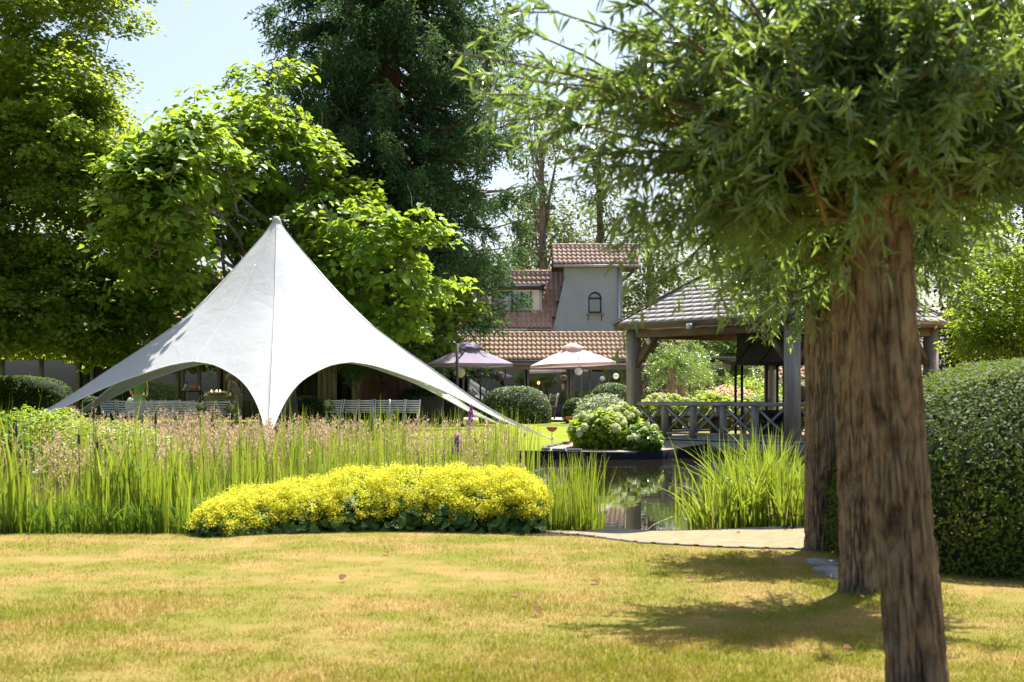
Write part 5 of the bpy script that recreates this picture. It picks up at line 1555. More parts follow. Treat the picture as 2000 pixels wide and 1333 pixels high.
willow('pollard_willow', b3, None, 'farthest pollard willow of the three on the lawn, at the end of the sand path', 0.116, 0.118,
       [b3 + np.array([0, 0, -0.05]), (ux(1602, D3), D3, 0.7), (ux(1602, D3), D3, 1.6), h3 + np.array([0, 0, 0.1])], h3, 33, 230, 0.92, 0.092, 44, 0, None, 3, (-0.2, 0.6), sagk=0.34)

# row of willows beyond the gazebo
seq = [(1312, 46), (1331, 49.5), (1346, 53), (1361, 56.5), (1375, 60), (1389, 64)]
names = ['nearest', 'second', 'third', 'fourth', 'fifth', 'farthest']
for q, (px, D) in enumerate(seq):
    b = np.array([ux(px, D), D, 0.36]); h = b + np.array([0, 0, 1.75])
    willow('pollard_willow', b, None, '%s pollard willow in the row seen through the gazebo' % names[q], 0.13, 0.13, [b, b + np.array([0.02, 0, 0.9]), h], h, 60 + q, 90, 1.05, 0.12, 26, 0, None, 3, (-0.5, 0.6), 0.05, 'pollard willows beyond the gazebo', 0.1, False)

# ------------------------------------------------------------------ big trees
def L3(px, py, D, rx, ry, rd):
    """lobe from photo pixels: centre, half sizes in pixels, depth radius in metres"""
    k_ = D / F
    return (at(px, py, D), np.array([rx * k_, rd, ry * k_]))

lobes = [L3(60, 60, 41, 170, 190, 3.4), L3(120, 210, 40, 135, 150, 3.0), L3(40, 380, 40, 200, 180, 3.2), L3(165, 420, 40.5, 110, 190, 2.6), L3(90, 590, 40.5, 185, 110, 3.0), L3(-120, 250, 42, 220, 330, 4), L3(205, 610, 40.5, 70, 85, 1.8), L3(150, -150, 43, 190, 170, 3.2), L3(-60, 560, 41, 170, 120, 3)]
broad_tree('linden_tree', (ux(-95, 42), 42, 0.34), (ux(20, 42.5), 42.5, 9), 0.3, lobes, 2950, 56, 0.43, 0.15, M['linden'], 'huge dense dark green linden filling the left edge behind the tent', M['greybark'], 0.85, False, 40, 0.35, 0.4, 0.75, 0.5, ntwig=50, boughs=300, bough_r=1.15)

lobes = [L3(440, 250, 40, 115, 85, 1.6), L3(520, 200, 41, 80, 95, 1.6), L3(345, 290, 36.4, 62, 70, 1.2) + (2.6,), L3(325, 400, 36.0, 60, 85, 1.1) + (4.0,), L3(305, 350, 35.6, 48, 70, 1.0) + (3.0,), L3(295, 480, 36.4, 45, 60, 1.0) + (2.0,), L3(400, 330, 38, 60, 70, 1.2), L3(450, 400, 41, 95, 90, 1.8), L3(560, 330, 42, 110, 90, 1.8), L3(300, 545, 40, 60, 70, 1.4), L3(420, 520, 42, 90, 60, 1.5),
         L3(610, 450, 40.5, 110, 90, 1.6), L3(740, 460, 40, 105, 90, 1.7), L3(800, 540, 40, 85, 110, 1.6), L3(720, 570, 40.5, 110, 90, 1.6), L3(830, 610, 45.2, 60, 60, 1.0), L3(660, 380, 41, 70, 70, 1.3), L3(780, 645, 45.2, 80, 45, 1.0), L3(690, 420, 39.5, 60, 60, 1.2), L3(250, 650, 41, 50, 60, 1.2), L3(330, 590, 43, 80, 60, 1.5)]
ct, ct_crown, (P_, T_, N_) = broad_tree('catalpa_tree', (ux(560, 44.5), 44.5, 0.36), (ux(520, 44), 44, 7.2), 0.34, lobes, 1150, 23, 0.4, 0.22, M['catalpa'], 'spreading bright green catalpa with large heart-shaped leaves behind the tent', M['greybark'], 0.85, True, 60, 0.3, 0.4, 0.8, 0.45, ntwig=200, boughs=175, bough_r=0.85, droop=0.5)
CL = [unit_leaf('leaf', w, M['catalpa'], True) for w in (0.75, 0.85, 0.95)]
q_ = np.argsort(P_[:, 1] + RNG.normal(size=len(P_)) * 1.2)[:260]
leaf_objects(ct_crown, CL, P_ + nrm(N_) * 0.12, T_, N_, np.full(len(P_), 0.25) * RNG.uniform(0.85, 1.2, len(P_)), q_)
mb = MB()
for pts, r0 in (([(520, 640, 44), (470, 520, 43.5), (430, 420, 42.5), (440, 330, 41.5), (500, 260, 41.5)], 0.16), ([(520, 640, 44), (400, 580, 42.5), (330, 540, 41), (280, 560, 40.5)], 0.13), ([(430, 470, 43), (380, 420, 41.5), (300, 450, 40), (250, 430, 39.5)], 0.09), ([(560, 640, 44.5), (600, 520, 44), (560, 400, 43.5), (620, 320, 43)], 0.14), ([(560, 640, 44.5), (680, 560, 44.5), (740, 500, 44.2), (800, 440, 44)], 0.13)):
    p = np.array([at(*a_) for a_ in pts])
    t = np.linspace(0, 1, 16); s = np.linspace(0, 1, len(p))
    pp_ = np.stack([np.interp(t, s, p[:, k_]) for k_ in range(3)], 1) + RNG.normal(size=(16, 3)) * 0.03
    for _ in range(2):
        pp_[1:-1] = (pp_[:-2] + 2 * pp_[1:-1] + pp_[2:]) / 4
    mb.tube(pp_, np.linspace(r0, r0 * 0.35, 16), 8)
part('limb', mb, M['greybark'], ct, True)

# giant sequoia
def sequoia():
    base = np.array([ux(752, 48), 48.0, 0.36])
    o = empty('sequoia_tree', base, 'towering dark green conifer with reddish trunk behind the tent', 'tree')
    H = 17.5
    t = np.linspace(0, 1, 24)
    pts = base + np.stack([np.sin(t * 3) * 0.15, 0 * t, t * H], 1)
    r = 0.86 * (1 - t * 0.86) * (1 + 0.28 * np.exp(-t * H / 0.9))
    part('trunk', MB().tube(pts, r, 20), M['redbark'], o, True)
    br = MB(); LP = []; LT = []
    nb_ = 235
    for q in range(nb_):
        z = 2.9 + (H - 3.4) * (q / nb_) ** 1.02
        az = q * 2.39996 + RNG.normal() * 0.3
        f = (z - 2.5) / (H - 2.5)
        # crown radius: broad low on the right, narrower on the left where the catalpa stands
        Rm = np.interp(z, [2.5, 5, 9, 12, 14.5, 16, 17.5], [3.9, 4.5, 4.8, 4.5, 3.7, 2.2, 0.6])
        if math.cos(az) < -0.1:
            Rm *= np.interp(z, [3, 8, 12], [0.55, 0.9, 1.0])
        Rm *= RNG.uniform(0.72, 1.06)
        d = np.array([math.cos(az), math.sin(az), 0])
        s = np.linspace(0, 1, 9)
        drop = np.interp(z, [3, 12, 20], [2.4, 1.5, 0.4]) * RNG.uniform(0.6, 1.2)
        start = np.array([base[0], base[1], z + np.interp(z, [3, 12, 20], [2.2, 1.2, 0.3])])
        p = start + d * (Rm * s)[:, None]
        p[:, 2] += -drop * np.sin(s * np.pi * 0.62) + 0.3 * s ** 3
        p += np.cumsum(RNG.normal(size=(9, 3)) * 0.05, 0)
        br.tube(p, np.linspace(0.1 * (1 - f * 0.6), 0.015, 9), 5, False)
        # hanging sprays along the outer part
        nc, per_ = 6, 14                       # foliage hangs in separate tufts along the bough
        m = nc * per_
        ss = np.clip(np.repeat(np.linspace(0.36, 0.97, nc) + RNG.normal(size=nc) * 0.04, per_), 0, 1)
        f8 = np.clip(ss * 8, 0, 7.99); i0 = f8.astype(int); fr = (f8 - i0)[:, None]
        tuft = np.repeat(RNG.normal(size=(nc, 3)) * np.array([0.3, 0.3, 0.12]) + np.array([0, 0, -0.1]), per_, 0)
        c = p[i0] * (1 - fr) + p[i0 + 1] * fr + tuft + RNG.normal(size=(m, 3)) * np.array([0.17, 0.17, 0.13])
        sd = nrm(d * 0.6 + rand_dirs(m) * 0.75 + np.array([0, 0, -0.75]))
        k_ = 11
        tt = np.linspace(0.0, 1, k_)
        sl = RNG.uniform(0.3, 0.62, m)
        cc = c[:, None] + sd[:, None] * (sl[:, None, None] * tt[None, :, None])
        cc[..., 2] -= (sl * 0.25)[:, None] * tt[None] ** 2
        cc += RNG.normal(size=cc.shape) * 0.035
        LP.append(cc.reshape(-1, 3)); LT.append(np.repeat(sd, k_, 0))
    part('branches', br, M['redbark'], o, True)
    LP = np.vstack(LP); LT = np.vstack(LT)
    n = len(LP)
    T = nrm(LT + rand_dirs(n) * 0.8)
    V, Fc = kites(LP, T, rand_dirs(n) + np.array([0, 0, 0.3]), 0.2 * RNG.uniform(0.6, 1.3, n), 0.058 * RNG.uniform(0.7, 1.3, n))
    npart('crown', V, Fc, M['sequoia'], o, kind='stuff')
sequoia()

# thin tall trees behind the house and the further background
def far_tree(px, top, D, rx, label, mat, nl=7, clumps=150, per=30, leaf=0.2, cr=0.8, name='tall_tree', low=560, dens=1.0, group='trees behind the house'):
    k_ = D / F
    lobes = []
    H0 = low
    for q in range(nl):
        f = q / max(1, nl - 1)
        py = top + 20 + (H0 - top - 20) * f
        lobes.append(L3(px + RNG.uniform(-0.45, 0.45) * rx, py, D + RNG.uniform(-1, 1), rx * RNG.uniform(0.5, 0.75), (H0 - top) / nl * 0.85, rx * k_ * 0.6))
    broad_tree(name, (ux(px, D), D, 0.36), (ux(px, D), D, uz(top + (H0 - top) * 0.2, D)), 0.28, lobes, clumps, per, cr, leaf, mat, label, M['greybark'], 0.7, False, 24, 0.2, 0.7, 0.6, 0.4, group)
far_tree(1060, 200, 76, 68, 'tall thin tree with sparse crown between conifer and tower', M['far_leaf'], 8, 150, 26, 0.2, 0.6)
far_tree(1172, 250, 80, 62, 'tall thin tree with sparse crown behind the tower roof', M['far_leaf'], 7, 130, 26, 0.2, 0.6)
far_tree(1020, 400, 84, 60, 'lower leafy tree behind the main roof ridge beside the conifer', M['far_leaf'], 4, 120, 30, 0.22, 0.8, low=620)
far_tree(1130, 430, 88, 90, 'lower leafy tree behind the tower roof', M['far_leaf'], 4, 130, 30, 0.22, 0.9, low=620)
far_tree(1270, 440, 78, 70, 'leafy tree rising between tower and gazebo roof', M['far_leaf'], 5, 180, 32, 0.22, 0.8, low=700)
far_tree(1370, 480, 82, 80, 'leafy tree behind the gazebo roof', M['far_leaf'], 5, 180, 32, 0.22, 0.9, low=720)
far_tree(1430, 600, 68, 70, 'pale green rounded tree seen through the gazebo on the right', M['willow'], 4, 160, 34, 0.2, 0.7, low=740)
far_tree(1500, 520, 92, 110, 'leafy tree far behind the gazebo', M['far_leaf'], 5, 180, 32, 0.24, 1.0, low=740)
far_tree(1650, 470, 86, 120, 'leafy tree far behind the middle willow trunk', M['far_leaf'], 5, 180, 32, 0.24, 1.0, low=740)
far_tree(1860, 300, 58, 110, 'tall dark evergreen tree at the right behind the yellow-green maple', M['dark_leaf'], 7, 340, 40, 0.16, 0.7, low=740)
far_tree(2010, 330, 60, 120, 'dark evergreen tree at the right edge behind the maple', M['dark_leaf'], 7, 340, 40, 0.16, 0.7, low=740)
far_tree(650, 380, 90, 140, 'leafy tree far behind the catalpa', M['far_leaf'], 5, 160, 30, 0.24, 1.0, low=700)
far_tree(330, 470, 90, 150, 'leafy tree far behind the gap between linden and catalpa', M['far_leaf'], 4, 160, 30, 0.24, 1.0, low=700)
lobes = [L3(1985, 520, 27, 90, 95, 1.0), L3(1930, 600, 26.5, 75, 80, 0.9), L3(2060, 590, 27, 120, 120, 1.1), L3(1900, 660, 26.5, 50, 40, 0.7), L3(1990, 660, 26.5, 100, 50, 0.9)]
broad_tree('maple_tree', (ux(2000, 27), 27, 0.05), (ux(1995, 27), 27, 2.6), 0.09, lobes, 420, 46, 0.22, 0.075, M['maple'], 'small yellow-green maple glowing in the sun at the right edge', M['greybark'], 0.8, False, 30, 0.3, 0.5, 0.8, 0.4, ntwig=20)
topiary('clipped_hedge', (ux(1850, 40), 41, 0.8), (2.6, 0.5, 1.05), 5000, 0.06, M['dark_leaf'], 'straight dark clipped hedge right of the gazebo under the maple', p=8)

# ------------------------------------------------------------------ clipped bushes and shrubs
topiary('clipped_hedge', (4.55, 11.25, 0.2), (2.03, 1.98, 1.3), 145000, 0.036, M['hedge'], 'large rounded clipped hedge behind the willow trunks at the right edge', p=2.5, rough=0.045)
topiary('topiary_dome', (ux(1006, 45), 45, 0.62), (1.13, 1.1, 0.88), 16000, 0.05, M['box'], 'large clipped green dome on the lawn right of the tent tip', 'topiary', p=2.5)
topiary('topiary_dome', (ux(1195, 42.5), 42.5, 0.75), (0.72, 0.7, 0.84), 8000, 0.05, M['box'], 'clipped yellowish green dome behind the variegated shrub', 'topiary', p=2.4)
topiary('topiary_ball', (ux(1122, 44.5), 44.5, 0.7), (0.36, 0.36, 0.45), 3500, 0.045, M['box'], 'small clipped ball at the terrace left of the variegated shrub', 'topiary', p=2.3)
topiary('topiary_ball', (ux(601, 45.5), 45.5, 0.75), (0.52, 0.5, 0.46), 4500, 0.045, M['box'], 'shaded clipped ball right of the front tent leg', 'topiary', p=2.3)
topiary('topiary_ball', (ux(218, 42), 42, 0.7), (0.38, 0.38, 0.42), 4000, 0.045, M['box'], 'sunlit clipped ball under the left tent arm', 'topiary', p=2.3)
topiary('topiary_ball', (ux(180, 43.5), 43.5, 0.72), (0.3, 0.3, 0.48), 3500, 0.045, M['box'], 'clipped ball between the two left tent arms', 'topiary', p=2.3)
topiary('clipped_hedge', (ux(835, 47.5), 47.5, 0.8), (1.05, 0.7, 0.72), 7000, 0.05, M['box'], 'low shaded clipped hedge behind the brown planters', p=2.6)
topiary('clipped_hedge', (ux(10, 44), 44, 0.95), (2.0, 0.7, 0.85), 9000, 0.06, M['hedge'], 'clipped hedge below the linden at the left edge', p=4)
topiary('clipped_hedge', (ux(430, 51), 50.6, 0.75), (0.75, 0.5, 0.62), 4000, 0.05, M['box'], 'clipped bush behind the bar table', p=2.4)

def shrub(name, c, r, n, leaf, mat, label, wide=0.5, cat='shrub', heads=None, group=None, shell=0.45, flower=None):
    c = np.asarray(c, float); r = np.asarray(r, float)
    gz0 = c[2] - r[2]
    o = empty(name, (c[0], c[1], gz0), label, cat, group)
    P, O, k_ = lobe_points([(c, r)], n, shell)
    P[:, 2] = np.maximum(P[:, 2], gz0 + 0.02)
    P = P + vnoise(P, 2.0 / max(r), 6)[:, None] * O * 0.18 * r.min()
    N = nrm(O * 0.5 + np.array([0, 0, 0.6]) + rand_dirs(n) * 0.7)
    V, Fc = hexleaf(P, rand_dirs(n) + O * 0.4, N, leaf * RNG.uniform(0.6, 1.3, n), leaf * wide * RNG.uniform(0.8, 1.2, n))
    npart('foliage', V, Fc, mat, o, kind='stuff')
    mb = MB()
    for q in range(8):
        a_ = RNG.uniform(0, 6.28)
        limb(mb, (c[0] + math.cos(a_) * r[0] * 0.15, c[1] + math.sin(a_) * r[1] * 0.15, gz0 - 0.02), c + np.array([math.cos(a_) * r[0] * 0.6, math.sin(a_) * r[1] * 0.6, r[2] * 0.3]), 0.015, 0.006, 0.05, 5, 0.05, 5)
    part('stems', mb, M['twig'], o)
    if heads:
        hn, hr = heads
        hv = []
        P2 = rand_dirs(70) * 1.0; 
        V0, F0 = kites(P2 * 0.8, rand_dirs(70), P2 + rand_dirs(70) * 0.3, 0.75, 0.7, 0.25)
        sp, sq = supermesh((0, 0, 0), (0.82, 0.82, 0.78), 2, 10, 7)
        me_h = mesh_np('flower_head', np.vstack([V0, sp]), [F0, sq + len(V0)], flower or M['cream'])
        P3, O3, _ = lobe_points([(c, r * 1.0)], hn * 5, 0.97)
        ok = (O3[:, 2] > -0.15) & (O3[:, 1] < 0.45)
        P3 = P3[ok][:hn]
        for p in P3:
            s = hr * RNG.uniform(0.65, 1.2)
            Mx = Matrix.Translation(Vector(p.tolist())) @ Quaternion(RNG.normal(size=4).tolist()).normalized().to_matrix().to_4x4() @ Matrix.Scale(s, 4)
            inst('flower_head', me_h, Mx, o)
    return o
shrub('hydrangea', (ux(1170, 30.6), 30.6, 0.46), (0.64, 0.75, 0.46), 4000, 0.12, M['bright'], 'leafy hydrangea with round cream flower heads left of the gazebo post', 0.65, 'shrub', (36, 0.072))
shrub('hydrangea', (ux(1216, 31.3), 31.2, 0.56), (0.42, 0.5, 0.5), 2000, 0.12, M['bright'], 'hydrangea with pale cream heads right against the gazebo post', 0.65, 'shrub', (20, 0.075))
shrub('hydrangea', (ux(1258, 30.0), 30.0, 0.3), (0.36, 0.5, 0.34), 2000, 0.11, M['reed_dark'], 'low hydrangea at the water in front of the gazebo rail', 0.65, 'shrub', (10, 0.07))
shrub('variegated_shrub', (ux(1178, 36), 36, 0.7), (0.8, 0.6, 0.6), 3400, 0.09, M['variegated'], 'white-speckled variegated shrub behind the hydrangeas', 0.4)
for q, (x, y, rx) in enumerate([(4.3, 40.2, 0.9), (5.7, 40.6, 0.95), (7.2, 41, 1.0), (8.7, 41.2, 1.0)]):
    shrub('hydrangea', (x, y, 0.75), (rx, 0.7, 0.5), 2400, 0.13, M['bright'], '%s hydrangea from the left in the sunny bed seen through the gazebo rails' % order[q], 0.65, 'shrub', (26, 0.085), 'hydrangeas behind the gazebo')
for q, (px, py, D, rx, rz, mt, lab) in enumerate([(1420, 775, 55, 1.3, 0.7, 'pink', 'pale pink flowering perennials right of the willow row'), (1290, 780, 50, 0.6, 0.5, 'pink', 'pale plumes of perennials at the foot of the willow row'), (1460, 760, 60, 1.6, 0.9, 'bright', 'bright leafy shrub behind the hood'), (1560, 770, 56, 1.9, 0.8, 'bright', 'bright leafy shrub behind the near gazebo post'), (1440, 730, 64, 1.4, 1.0, 'bright', 'taller bright shrub right of the willow row'), (1660, 770, 46, 1.6, 0.8, 'reed_dark', 'leafy shrub behind the gap of the willow trunks'), (1350, 790, 52, 1.2, 0.6, 'bright', 'low bright shrub under the willow row')]):
    shrub('perennial_bush', (ux(px, D), D, 0.36 + rz * 0.8), (rx, 0.8, rz), 1800, 0.14, M[mt], lab, 0.5)
shrub('climbing_shrub', (ux(1840, 33), 34, 1.1), (0.4, 0.3, 0.9), 500, 0.1, M['bright'], 'slender light green shrub right of the gazebo post', 0.5)
shrub('pond_shrub', (ux(215, 19.5), 19.5, 0.42), (0.95, 0.8, 0.5), 4200, 0.055, M['reed'], 'leafy light green shrub among the reeds at the left', 0.55)
shrub('pond_shrub', (ux(85, 22), 22, 0.6), (0.75, 0.7, 0.5), 3200, 0.07, M['bright'], 'fresh green shrub below the end of the shaded tent arm', 0.4)
shrub('pond_shrub', (ux(-5, 17), 17, 0.45), (0.42, 0.4, 0.58), 2200, 0.09, M['reed_dark'], 'broad-leaved dark shrub at the left edge by the pond', 0.5)

# ------------------------------------------------------------------ reeds, grasses, flowers
def reeds(name, P, H, W, lean, mat, label, seg=5, curve=2.0):
    n = len(P)
    a = RNG.uniform(0, 6.283, n)
    l = np.stack([np.cos(a), np.sin(a)], 1) * (np.abs(RNG.normal(size=n)) * lean * H)[:, None]
    V, Q = blades(P, H, l, W, seg, curve)
    return tag(link(name, mesh_np(name, V, Q, mat)), label, None, None, 'stuff')

def strew(n, fx, y0, y1, clump=0, cr=0.12):
    """positions in a belt: fx(y) gives the px limits of the belt"""
    y = 1 / RNG.uniform(1 / y1, 1 / y0, n)
    if clump:
        yc = RNG.uniform(y0, y1, clump); xc = np.array([ux(RNG.uniform(*fx(v)), v) for v in yc])
        k_ = RNG.integers(0, clump, n)
        x = xc[k_] + RNG.normal(size=n) * cr; y = yc[k_] + RNG.normal(size=n) * cr
    else:
        x = np.array([ux(RNG.uniform(*fx(v)), v) for v in y])
    z = np.maximum(gz(x, y), -0.1)
    return np.stack([x, y, z], 1)

P = strew(1350, lambda y: (-60, 420), 12.8, 14.6, 95, 0.075)
reeds('reeds', P, RNG.uniform(0.3, 1.0, len(P)) * (0.66 + 0.75 * vnoise(P * np.array([1, 1, 0]), 2.4, 31)), RNG.uniform(0.016, 0.036, len(P)), 0.18, M['reed'], 'tall bright green reeds in front left')
P = strew(1700, lambda y: (-60, 800), 14.2, 19, 120, 0.1)
reeds('reeds', P, RNG.uniform(0.5, 1.1, len(P)) * (0.82 + 0.6 * vnoise(P * np.array([1, 1, 0]), 1.4, 32)), RNG.uniform(0.016, 0.034, len(P)), 0.12, M['reed'], 'green reeds standing in the pond behind the yellow flowers')
P = strew(1000, lambda y: (600, 1010), 16.5, 22, 80, 0.16)
reeds('reeds', P, RNG.uniform(0.6, 1.22, len(P)), RNG.uniform(0.012, 0.02, len(P)), 0.1, M['reed'], 'loose reeds in front of the white chairs')
P = strew(2200, lambda y: (-60, 480), 12.72, 13.3)
reeds('ground_greenery', P, RNG.uniform(0.1, 0.34, len(P)), RNG.uniform(0.008, 0.02, len(P)), 0.4, M['reed_dark'], 'low dense greenery at the foot of the reeds')
P = strew(420, lambda y: (1064, 1172), 12.95, 13.5, 34, 0.05)
reeds('reeds', P, RNG.uniform(0.3, 0.86, len(P)), RNG.uniform(0.009, 0.015, len(P)), 0.12, M['reed'], 'small stand of reeds right of the yellow flowers')
P = strew(1500, lambda y: (1064, 1160), 12.9, 13.2)
reeds('ground_greenery', P, RNG.uniform(0.12, 0.3, len(P)), RNG.uniform(0.006, 0.012, len(P)), 0.2, M['reed'], 'short dense grass at the foot of the small reed stand')
P = strew(70, lambda y: (860, 1060), 20, 27, 24, 0.15)
reeds('reeds', P, RNG.uniform(0.5, 1.0, len(P)), RNG.uniform(0.012, 0.02, len(P)), 0.1, M['reed'], 'single reeds in front of the right tent tip')

P = strew(330, lambda y: (-60, 900), 14.3, 18, 160, 0.2)
reeds('dead_reeds', P, RNG.uniform(0.4, 0.85, len(P)), RNG.uniform(0.008, 0.016, len(P)), 0.5, M['tan_stem'], 'bent straw-coloured dead reed blades among the green')
P = strew(90, lambda y: (1340, 1580), 13.2, 14.6, 50, 0.1)
reeds('dead_reeds', P, RNG.uniform(0.3, 0.6, len(P)), RNG.uniform(0.012, 0.02, len(P)), 0.7, M['tan_stem'], 'withered drooping iris leaves at the pond bank')

def iris_clump(cx, cy, n, h, rx, ry, label):
    o = empty('iris_clump', (cx, cy, -0.08), label, 'plant')
    P = np.c_[cx + RNG.normal(size=n) * rx * 0.5, cy + RNG.normal(size=n) * ry * 0.5, np.full(n, -0.1)]
    a = RNG.normal(size=n) * 0.9 + np.arctan2(P[:, 1] - cy, P[:, 0] - cx)
    H = h * RNG.uniform(0.55, 1.1, n)
    l = np.stack([np.cos(a), np.sin(a)], 1) * (np.abs(RNG.normal(size=n)) * 0.32 * H)[:, None]
    V, Q = blades(P, H, l, RNG.uniform(0.016, 0.03, n), 7, 2.4)
    npart('leaves', V, Q, M['reed'], o, kind='stuff')
    return o
for q, (px, D, n, h, lab) in enumerate([(1395, 13.45, 150, 0.62, 'low front iris clump at the left end of the pond bank'), (1455, 13.7, 190, 0.85, 'dense iris clump in front of the gazebo'), (1520, 13.8, 190, 0.9, 'tall iris clump left of the farthest willow trunk'), (1560, 13.5, 130, 0.75, 'iris clump touching the farthest willow trunk'), (1430, 15.0, 130, 0.95, 'arching iris clump standing deeper in the pond'), (1505, 15.2, 150, 1.0, 'tallest iris clump below the near gazebo post'), (1648, 14.4, 110, 0.85, 'iris clump in the gap between two willow trunks')]):
    iris_clump(ux(px, D), D, n, h, 0.26, 0.3, lab)

# dry grass with tan seed heads
def seed_grass(n, fx, y0, y1, h0, h1, label, clump):
    P = strew(n, fx, y0, y1, clump, 0.22)
    H = RNG.uniform(h0, h1, n)
    a = RNG.uniform(0, 6.28, n)
    l = np.stack([np.cos(a), np.sin(a)], 1) * (np.abs(RNG.normal(size=n)) * 0.16 * H)[:, None]
    V, Q = blades(P, H, l, 0.006, 4, 2.0, 0.6)
    o = tag(link('dry_grass_stems', mesh_np('dry_grass_stems', V, Q, M['tan_stem'])), 'dry stems of ' + label, None, None, 'stuff')
    tip = V.reshape(n, 5, 2, 3).mean(2)
    d = nrm(tip[:, 4] - tip[:, 3])
    k_ = 16
    t = RNG.uniform(-0.22, 0.03, (n, k_))
    LP = tip[:, 4][:, None] + d[:, None] * t[..., None] + RNG.normal(size=(n, k_, 3)) * 0.012
    LP = LP.reshape(-1, 3); m = len(LP)
    T = nrm(np.repeat(d, k_, 0) + rand_dirs(m) * 0.7)
    V2, T2 = kites(LP, T, rand_dirs(m), 0.05 * RNG.uniform(0.6, 1.3, m), 0.016)
    tag(link('seed_heads', mesh_np('seed_heads', V2, T2, M['tan'])), 'tan seed heads of ' + label, None, None, 'stuff')
seed_grass(1050, lambda y: (130, 660), 21, 27.5, 0.5, 0.96, 'the dry grass belt in front of the tent', 130)
seed_grass(420, lambda y: (560, 1000), 17, 24, 0.55, 1.0, 'the scattered grass in front of the chairs', 60)
seed_grass(260, lambda y: (-40, 560), 14.5, 19, 0.55, 0.95, 'the scattered grass among the reeds', 50)
P = strew(2600, lambda y: (120, 680), 20.5, 27.5, 120, 0.3)
reeds('meadow_grass', P, RNG.uniform(0.35, 0.7, len(P)), RNG.uniform(0.008, 0.014, len(P)), 0.16, M['tan_stem'], 'yellowing meadow grass below the seed heads')

# cattails
for q, (px, py, D, h) in enumerate([(304, 806, 15.5, 0.13), (154, 848, 14.5, 0.1), (32, 830, 14.0, 0.12), (190, 862, 15.0, 0.08), (183, 795, 16, 0.14), (470, 850, 16.5, 0.1)]):
    top = at(px, py, D)
    lab = ['tall brown cattail left of the front tent leg', 'thin brown cattail among the left reeds', 'brown cattail at the left edge', 'short dark cattail beside the left shrub', 'thick brown cattail below the left tent arms', 'slim cattail left of the tent leg tip'][q]
    o = empty('cattail', (top[0], top[1], -0.1), lab, 'plant', 'cattails in the reeds')
    part('stem', MB().tube([(top[0] + 0.02, top[1], -0.12), (top[0], top[1], top[2] - h)], 0.006, 5), M['reed_dark'], o)
    part('spike', MB().tube([top - np.array([0, 0, h]), top - np.array([0, 0, h * 0.9]), top - np.array([0, 0, h * 0.1]), top], [0.006, 0.014, 0.014, 0.006], 8), M['wicker'], o, True)
    part('tip', MB().tube([top, top + np.array([0, 0, 0.06])], 0.004, 4), M['reed_dark'], o)
# purple loosestrife
for px, py0, py1, D, lab in ((918, 792, 838, 21, 'purple loosestrife spike in front of the tent arm'), (890, 852, 885, 17.5, 'small purple loosestrife spike above the yellow flowers')):
    a = at(px, py1, D); b = at(px + 2, py0, D)
    o = empty('loosestrife', (a[0], a[1], -0.1), lab, 'plant')
    part('stem', MB().tube([(a[0], a[1], -0.1), b], 0.005, 5), M['reed_dark'], o)
    n = 240
    t = RNG.uniform(0, 1, n)[:, None]
    dd = rand_dirs(n) * np.array([1, 1, 0.3])
    P = a + (b - a) * t + dd * 0.035 * (1.15 - t)
    V, T = kites(P, dd, rand_dirs(n), 0.03, 0.022)
    npart('blossoms', V, T, M['purple'], o, kind='stuff')
    n = 30
    t = RNG.uniform(0, 1, n)[:, None]
    P = np.array([a[0], a[1], -0.05]) + (a - np.array([a[0], a[1], -0.05])) * t
    V, T = kites(P, rand_dirs(n) + np.array([0, 0, 0.5]), rand_dirs(n), 0.08, 0.02)
    npart('leaves', V, T, M['reed_dark'], o, kind='stuff')
# yellow iris flowers in the reeds
for q, (px, py, D, lab) in enumerate([(272, 914, 13.6, 'left one of two yellow iris flowers in the reeds'), (285, 917, 13.7, 'right one of two yellow iris flowers in the reeds')]):
    c = at(px, py, D)
    o = empty('iris_flower', (c[0], c[1], -0.05), lab, 'flower', 'yellow iris flowers')
    part('stem', MB().tube([(c[0], c[1], -0.05), c], 0.004, 4), M['reed_dark'], o)
    for k_ in range(5):
        a_ = k_ * 1.257
        V, Fc = hexleaf(c[None], np.array([[math.cos(a_), math.sin(a_), -0.2]]), np.array([[0, 0, 1.0]]), 0.045, 0.03)
        npart('petal', V, Fc, M['yellow'], o)

